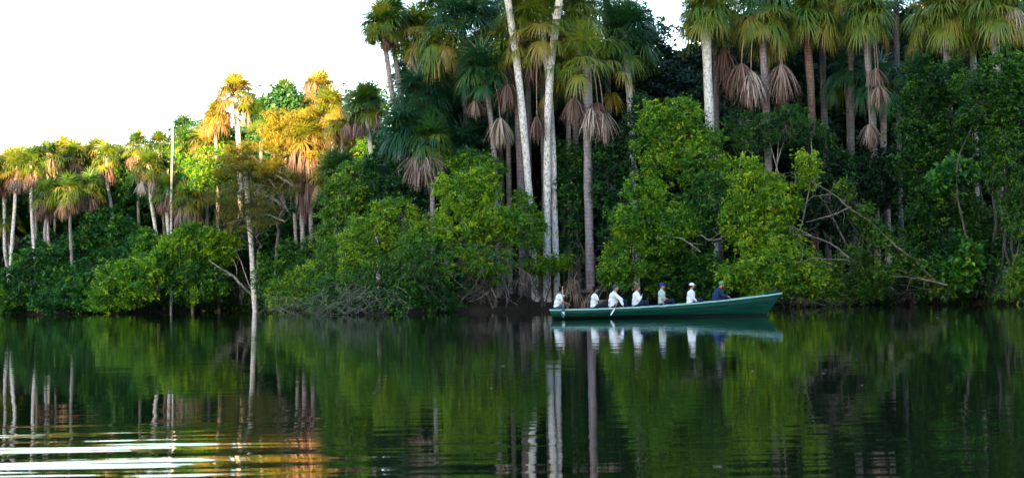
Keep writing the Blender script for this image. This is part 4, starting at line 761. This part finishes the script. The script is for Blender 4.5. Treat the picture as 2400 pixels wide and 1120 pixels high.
def person(label, px, hz, lean, arms, skin, shirt, trousers, hair, sleeve='short', hat=None, turn=0, nod=0, sc=1.0, yoff=0, leg=(.46, .14), bend=0, hip_dx=0, head_fwd=0, extras=()):
    sc *= 1.04; X0 = float(pt(px, 700, BY)[0]); base = np.array([X0, BY + yoff, hz]); lr = R(lean)
    root = thing('person', label, 'person', (X0, BY + yoff, hz - .14 * sc))
    ex = np.array([1, 0, 0.]); ey = np.array([0, 1, 0.]); ez = np.array([0, 0, 1.])
    sp1 = np.array([math.sin(lr * .7), 0, math.cos(lr * .7)]); sp2 = np.array([math.sin(lr + R(bend)), 0, math.cos(lr + R(bend))])
    waist = base + sp1 * .20 * sc; chest = waist + sp2 * .20 * sc; neckb = chest + sp2 * .14 * sc
    hd = neckb + nrm(sp2 * .5 + ez * .8 + ex * (.25 + head_fwd)) * .185 * sc
    rt = Matrix.Rotation(R(turn), 3, 'Z') @ Matrix.Rotation(R(nod), 3, 'Y'); rt = np.array(rt); fx, fy, fz = rt[:, 0], rt[:, 1], rt[:, 2]
    H = lambda x, y, z: hd + (fx * x + fy * y + fz * z) * sc
    rs = np.stack([np.cross(ey, sp2), ey, sp2], 1)
    body = MB(); b = body
    # head with jaw, nose, brow, lips, ears, neck
    b.ell(H(-.01, 0, .025), np.array([.098, .076, .098]) * sc, rt, 16, 12); b.ell(H(.022, 0, -.045), np.array([.068, .058, .068]) * sc, rt, 14, 10); b.ell(H(.060, 0, -.088), np.array([.022, .026, .02]) * sc, rt)
    b.cap(H(.084, 0, .015), H(.108, 0, -.022), .010 * sc, .015 * sc, 8); b.ell(H(.080, 0, .030), np.array([.016, .050, .011]) * sc, rt); b.ell(H(.086, 0, -.055), np.array([.014, .024, .008]) * sc, rt)
    for s in (-1, 1): b.ell(H(-.005, s * .078, -.005), np.array([.018, .009, .032]) * sc, rt)
    b.cap(neckb - sp2 * .04, hd - fz * .05 * sc - fx * .015, .058 * sc, .054 * sc, 12)
    # torso
    b.ell(base, np.array([.125, .165, .11]) * sc); b.ell(waist, np.array([.105, .145, .13]) * sc, rs); b.ell(chest, np.array([.115, .165, .15]) * sc, rs)
    b.cap(neckb + ey * .13 * sc - sp2 * .05 * sc, neckb - ey * .13 * sc - sp2 * .05 * sc, .062 * sc, .062 * sc)
    sh = MB() ; tr = MB(); ft = MB()
    e = .018 * sc
    lo = 1.24 if sleeve == 'short' else 1.5
    sh.ell(base + sp1 * .05, np.array([.130 * lo, .185, .14]) * sc); sh.cap(base + sp1 * .08 + ex * .01, chest, .122 * lo * .95 * sc, .125 * lo * .9 * sc, 14); sh.ell(waist, np.array([.125 * lo, .175, .17]) * sc, rs, 16, 10); sh.ell(chest, np.array([.134 * (lo + 1) / 2, .190, .165]) * sc, rs, 16, 10)
    sh.cap(neckb + ey * .135 * sc - sp2 * .05 * sc, neckb - ey * .135 * sc - sp2 * .05 * sc, .078 * sc, .078 * sc)
    sh.cap(neckb - sp2 * .04, neckb + sp2 * .015, .078 * sc, .064 * sc)
    # legs
    for s in (-1, 1):
        hp = base + ey * s * .09 * sc; kn = base + np.array([leg[0] * sc * .95, s * .14 * sc, leg[1] * sc]); an = np.array([kn[0] + leg[2] if len(leg) > 2 else kn[0] + .02, kn[1], .17]); 
        b.cap(hp, kn, .080 * sc, .056 * sc, 12); b.cap(kn, an, .054 * sc, .038 * sc, 12); b.cap(an, an + [.15, 0, -.045], .036, .028)
        tr.ell(base, np.array([.145, .18, .12]) * sc); tr.cap(hp, kn if sleeve != 'shorts' else hp * .3 + kn * .7, .094 * sc, .074 * sc, 12)
        if trousers is not M_slate: tr.cap(kn, an, .070 * sc, .055 * sc, 12)
        ft.cap(an + [0, 0, -.05], an + [.17, 0, -.055], .042, .034)
    # arms: (shoulder side, elbow offset, hand offset, hand up, curl)
    for s, el, hn, hup, curl in arms:
        so_ = neckb + ey * s * .165 * sc - sp2 * .06 * sc; el = so_ + np.array(el) * sc; hn = so_ + np.array(hn) * sc
        d = nrm(hn - el); wr = hn - d * .06
        b.cap(so_, el, .050 * sc, .038 * sc, 12); b.cap(el, el * .55 + wr * .45, .038 * sc, .036 * sc, 12); b.cap(el * .55 + wr * .45, wr, .036 * sc, .023 * sc, 12)
        hand(b, wr, d, hup, s, curl, sc)
        if sleeve == 'long': sh.cap(so_, el, .082 * sc, .068 * sc, 12); sh.cap(el, wr - d * .02, .066 * sc, .050 * sc, 12)
        else: sh.cap(so_, so_ + (el - so_) * .72, .070 * sc, .062 * sc, 12)
    rmesh(body, 'body', skin, root, .0085)
    o_sh = rmesh(sh, 'jacket' if (sleeve == 'long') else 't_shirt', shirt, root, .013)
    rmesh(tr, 'shorts' if trousers is M_slate else 'trousers', trousers, root, .014); ft.build('shoes', M_blk, root, smooth=True)
    for s in (-1, 1):
        ey_ = MB(); ey_.ell(H(.083, s * .032, .012), np.array([.010, .013, .009]) * sc, rt, 8, 6); ey_.build('eye', M_eye, root, smooth=True)
    hr = MB()
    if hat is None:
        hr.ell(H(-.022, 0, .045), np.array([.103, .086, .095]) * sc, rt, 16, 12); hr.ell(H(-.060, 0, -.02), np.array([.055, .074, .075]) * sc, rt, 14, 10)
        hr.ell(H(.03, 0, .098), np.array([.06, .06, .030]) * sc, rt)
        for s in (-1, 1): hr.ell(H(-.03, s * .068, .02), np.array([.045, .018, .05]) * sc, rt)
    else:
        hr.ell(H(-.050, 0, -.012), np.array([.058, .074, .062]) * sc, rt, 14, 10)
        for s in (-1, 1): hr.ell(H(-.025, s * .070, .01), np.array([.040, .014, .035]) * sc, rt)
        cp = MB(); cp.ell(H(-.012, 0, .052), np.array([.112, .092, .085]) * sc, rt, 18, 12)
        cp.build('cap', hat, root, smooth=True)
        bm = MB()
        nb = 9; V = []
        for i_, a_ in enumerate(np.linspace(-1.1, 1.1, nb)):
            c_ = (math.cos(a_), math.sin(a_)); V += [H(.07 + .02 * c_[0], .082 * c_[1], .062), H(.09 + .085 * c_[0], .078 * c_[1], .050 - .012 * c_[0]), H(.09 + .085 * c_[0], .078 * c_[1], .042 - .012 * c_[0]), H(.07 + .02 * c_[0], .082 * c_[1], .050)]
        i_ = np.arange(nb - 1)[:, None] * 4; j_ = np.arange(4)[None]; k_ = (j_ + 1) % 4
        bm.add(V, np.stack([i_ + j_, i_ + 4 + j_, i_ + 4 + k_, i_ + k_], -1).reshape(-1, 4)); bm.build('cap_brim', hat, root)
    for kind in extras:
        if kind == 'ponytail': hr.cap(H(-.09, .0, -.0), H(-.13, .0, -.10), .035 * sc, .045 * sc); hr.cap(H(-.13, 0, -.10), H(-.11, 0, -.20), .045 * sc, .025 * sc)
        if kind == 'bun': hr.ell(H(-.095, 0, .055), np.array([.045, .045, .042]) * sc, rt); hr.ell(H(-.03, 0, .11), np.array([.05, .05, .035]) * sc, rt)
        if kind == 'shaggy': 
            for a_ in range(9): hr.ell(H(-.05 + .06 * math.cos(a_ * .7), .07 * math.sin(a_ * 2.1), .07 + .03 * math.sin(a_ * 1.7)), np.array([.045, .04, .04]) * sc, rt)
    hm = rmesh(hr, 'hair', hair, root, .010, 0)
    for kind in extras:
        if kind == 'sunglasses':
            g = MB(); g.ell(H(.055, .03, .115), np.array([.02, .026, .014]) * sc, rt); g.ell(H(.055, -.03, .115), np.array([.02, .026, .014]) * sc, rt); g.cap(H(.05, -.06, .11), H(-.03, -.09, .03), .006, .006, 6); g.cap(H(.05, .06, .11), H(-.03, .09, .03), .006, .006, 6)
            g.build('sunglasses', M_blk, root, smooth=True)
        if kind == 'yellow': g = MB(); g.cap(H(-.03, -.085, -.035), H(-.02, -.082, -.085), .014, .02, 8); g.build('yellow_tag', M_yel, root, smooth=True)
        if kind == 'collar':
            g = MB(); a_ = np.linspace(0, 2 * math.pi, 15); cc = neckb + sp2 * .035; P = [cc + ex * math.cos(x) * .066 + ey * math.sin(x) * .072 + sp2 * (.012 - .02 * math.cos(x)) for x in a_]; g.tube(P, .016, 6); g.build('collar', M_collar, root, smooth=True)
        if kind == 'openshirt':
            g = MB(); g.cap(neckb + sp2 * .02 + ex * .055 - ey * .03, waist + ex * .165 + sp2 * .06 - ey * .06, .050 * sc, .040 * sc); g.build('bare_chest', skin, root, smooth=True)
        if kind == 'scarf':
            g = MB(); g.cap(neckb + ex * .08 - ey * .06, waist + ex * .18 - ey * .08 - sp1 * .02, .035, .055); g.cap(waist + ex * .18 - ey * .08, base + ex * .20 - ey * .08 + sp1 * .05, .055, .05); g.build('scarf', M_scarf, root, smooth=True)
        if kind == 'camera':
            g = MB(); g.box(waist + ex * .20 + sp2 * .06 - ey * .08, (.035, .05, .05)); g.build('camera', M_blk, root)
            g = MB()
            for s in (-1, 1): g.tube([neckb + ey * .06 * s + ex * .02, chest + ex * .175 + ey * .05 * s - ey * .04, waist + ex * .20 + sp2 * .09 - ey * .08], .012, 5)
            g.build('strap', M_blk, root)
        if kind == 'buttons':
            g = MB(); g.tube([neckb + ex * .075, chest + ex * .133, waist + ex * .126], .009, 6); g.build('placket', M_collar, root)
    # plank it sits on
    sb = MB(); tt = at_t(base[0] - BX); _, _, h_, l_, g_, _ = station(min(max(tt, .02), .95)); zt = min(hz - .11 * sc, g_ + .02)
    sb.box(np.array([base[0] - .02, BY, zt - .012]), (.14, h_ * .92 if zt < g_ - .04 else h_ + .035, .014)); sb.build('thwart', seat_mat, boat)
    return root, dict(neck=neckb, head=hd, base=base, waist=waist)

D = (0, 0, 1)
# offsets are from the shoulder: x towards the bow, y away from the viewer, z up
person('man in a white T-shirt and grey-blue shorts paddling at the stern with one arm raised', 1306, .47, 10, [
    (-1, (.13, -.06, -.25), (.37, -.14, -.34), D, 1.2), (1, (.22, -.08, -.02), (.34, -.34, .13), (0, .3, 1), 1.3)], M_tan, M_wsh, M_slate, M_bh, 'short', bend=6, head_fwd=.15, extras=('shaggy', 'collar'), leg=(.42, .12), nod=14, sc=.97, turn=8)
person('man in a white polo shirt with dark collar, second from the stern, arms stretched forward', 1392, .44, 3, [
    (-1, (.14, -.05, -.22), (.42, -.02, -.20), D, 1.2), (1, (.18, .0, -.24), (.40, -.08, -.33), D, 1.2)], M_tan, M_wsh, M_dkblue, M_bh, 'short', bend=3, extras=('shaggy', 'collar'), sc=.97, nod=3)
person('grey-haired man in an open white shirt, sunglasses on his head, hand over the gunwale', 1436, .46, 4, [
    (-1, (.22, -.10, -.20), (.32, -.22, -.45), (1, 0, .2), 1.0), (1, (.28, .04, -.20), (.48, -.05, -.42), (1, 0, .3), .9)], M_skin, M_wsh, M_dkblue, M_gh, 'long', bend=4, head_fwd=.15, extras=('sunglasses', 'openshirt'), sc=1.04, turn=-12, leg=(.50, .20))
person('fair-haired person in a white shirt and blue scarf holding a hand to the chest', 1491, .50, 4, [
    (-1, (.06, -.10, -.26), (.20, -.04, -.08), (1, 0, 0), .8), (1, (.10, .05, -.27), (.26, -.03, -.36), D, .8)], M_skin, M_wsh, M_dkblue, M_brh, 'long', bend=0, extras=('bun', 'scarf'), sc=.96, turn=6)
person('person in a mint T-shirt and blue cap sitting upright with one arm straight down', 1551, .55, 0, [
    (-1, (.015, -.05, -.29), (.06, -.03, -.56), (0, -1, 0), .4), (1, (.12, .03, -.26), (.34, -.03, -.34), D, .6)], M_skin, M_mint, M_dkblue, M_gh, 'short', M_bcap, sc=.97, nod=4)
person('person in a white jacket and white cap with a dark ponytail and camera strap', 1619, .54, 3, [
    (-1, (.05, -.05, -.28), (.22, .0, -.42), D, .7), (1, (.10, .03, -.27), (.26, -.04, -.40), D, .7)], M_skin, M_wsh, M_dkblue, M_bh, 'long', M_wcap, sc=.95, nod=6, extras=('ponytail', 'camera'))
person('person in a navy jacket and green cap leaning forward with hands over the gunwale', 1677, .63, 19, [
    (-1, (.12, -.04, -.24), (.36, -.10, -.30), D, .8), (1, (.18, -.02, -.24), (.38, -.20, -.28), D, .8)], M_skin, M_navy, M_dkblue, M_brh, 'long', M_gcap, sc=.95, bend=4, nod=4, head_fwd=.2, extras=('yellow', 'buttons'))

def paddle(label, a, b, blade, m_b, w=.09, mark=False):
    """a = grip end, b = neck of the blade, blade = blade tip"""
    a, b, t = map(np.array, (a, b, blade)); root = thing('paddle', label, 'paddle', t)
    mb = MB(); mb.tube([a, a * .5 + b * .5, b], .019, 8, cap=True); mb.build('shaft', M_wood, root, smooth=True)
    d = nrm(t - b); L = np.linalg.norm(t - b); sd = nrm(np.cross(d, [0, 1, 0])); V = []; ws = [.02, w * .75, w, w, w * .85, w * .3]; ss = np.linspace(0, 1, 6)
    for s, ww in zip(ss, ws):
        c = b + d * L * s; V += [c + sd * ww + [0, -.008, 0], c - sd * ww + [0, -.008, 0], c - sd * ww + [0, .008, 0], c + sd * ww + [0, .008, 0]]
    mb = MB(); i_ = np.arange(5)[:, None] * 4; j_ = np.arange(4)[None]; k_ = (j_ + 1) % 4
    mb.add(V, np.stack([i_ + j_, i_ + 4 + j_, i_ + 4 + k_, i_ + k_], -1).reshape(-1, 4)); mb.add(V, [[0, 1, 2, 3], [20, 21, 22, 23]])
    bl_ = mb.build('blade', m_b, root)
    if mark:   # white painted mark: an arrowhead with a tail
        mb = MB(); c = b + d * L * .55 + np.array([0, -.0125, 0])
        for q0, q1, ww in (((-.05, .03), (.055, .015), .014), ((-.05, .03), (.03, -.045), .012), ((.0, .02), (.05, -.06), .012)):
            p0 = c + sd * q0[0] - d * q0[1]; p1 = c + sd * q1[0] - d * q1[1]; n_ = nrm(np.cross(p1 - p0, [0, 1, 0])) * ww
            mb.add([p0 + n_, p0 - n_, p1 - n_, p1 + n_], [[0, 1, 2, 3]])
        mb.build('painted_mark', M_white, bl_)
    return root
yP = BY - .47
paddle('wooden paddle held upright by the stern man, dark teal blade with a white mark', pt(1318, 671, yP), pt(1320, 719, yP - .17), pt(1320, 744, yP - .20), M_teal, .085, True)
paddle('wooden paddle in the hands of the second man, slanting down behind him', pt(1396, 701, BY + .1), pt(1423, 721, BY + .1), pt(1440, 735, BY + .1) * [1, 1, 0] + [0, 0, .16], M_teal, .07)
paddle('short white-tipped paddle dipping beside the grey-haired man', pt(1448, 706, BY - .68), pt(1441, 722, BY - .70), pt(1431, 739, BY - .72), M_white, .03)
# bundle at the bow
b0 = pt(1816, 688, BY); mb = MB()
mb.ell(b0 + [0, 0, .02], (.26, .13, .07)); mb.ell(b0 + [-.28, 0, .0], (.2, .12, .05)); mb.ell(b0 + [.09, .02, .08], (.09, .09, .07)); mb.cap(b0 + [-.1, 0, .06], b0 + [.14, 0, .13], .03, .02)
o = rmesh(mb, 'rope_bundle', M_dkblue, None, .014); tag(o, 'dark blue bundle lying on the bow tip', 'bundle')
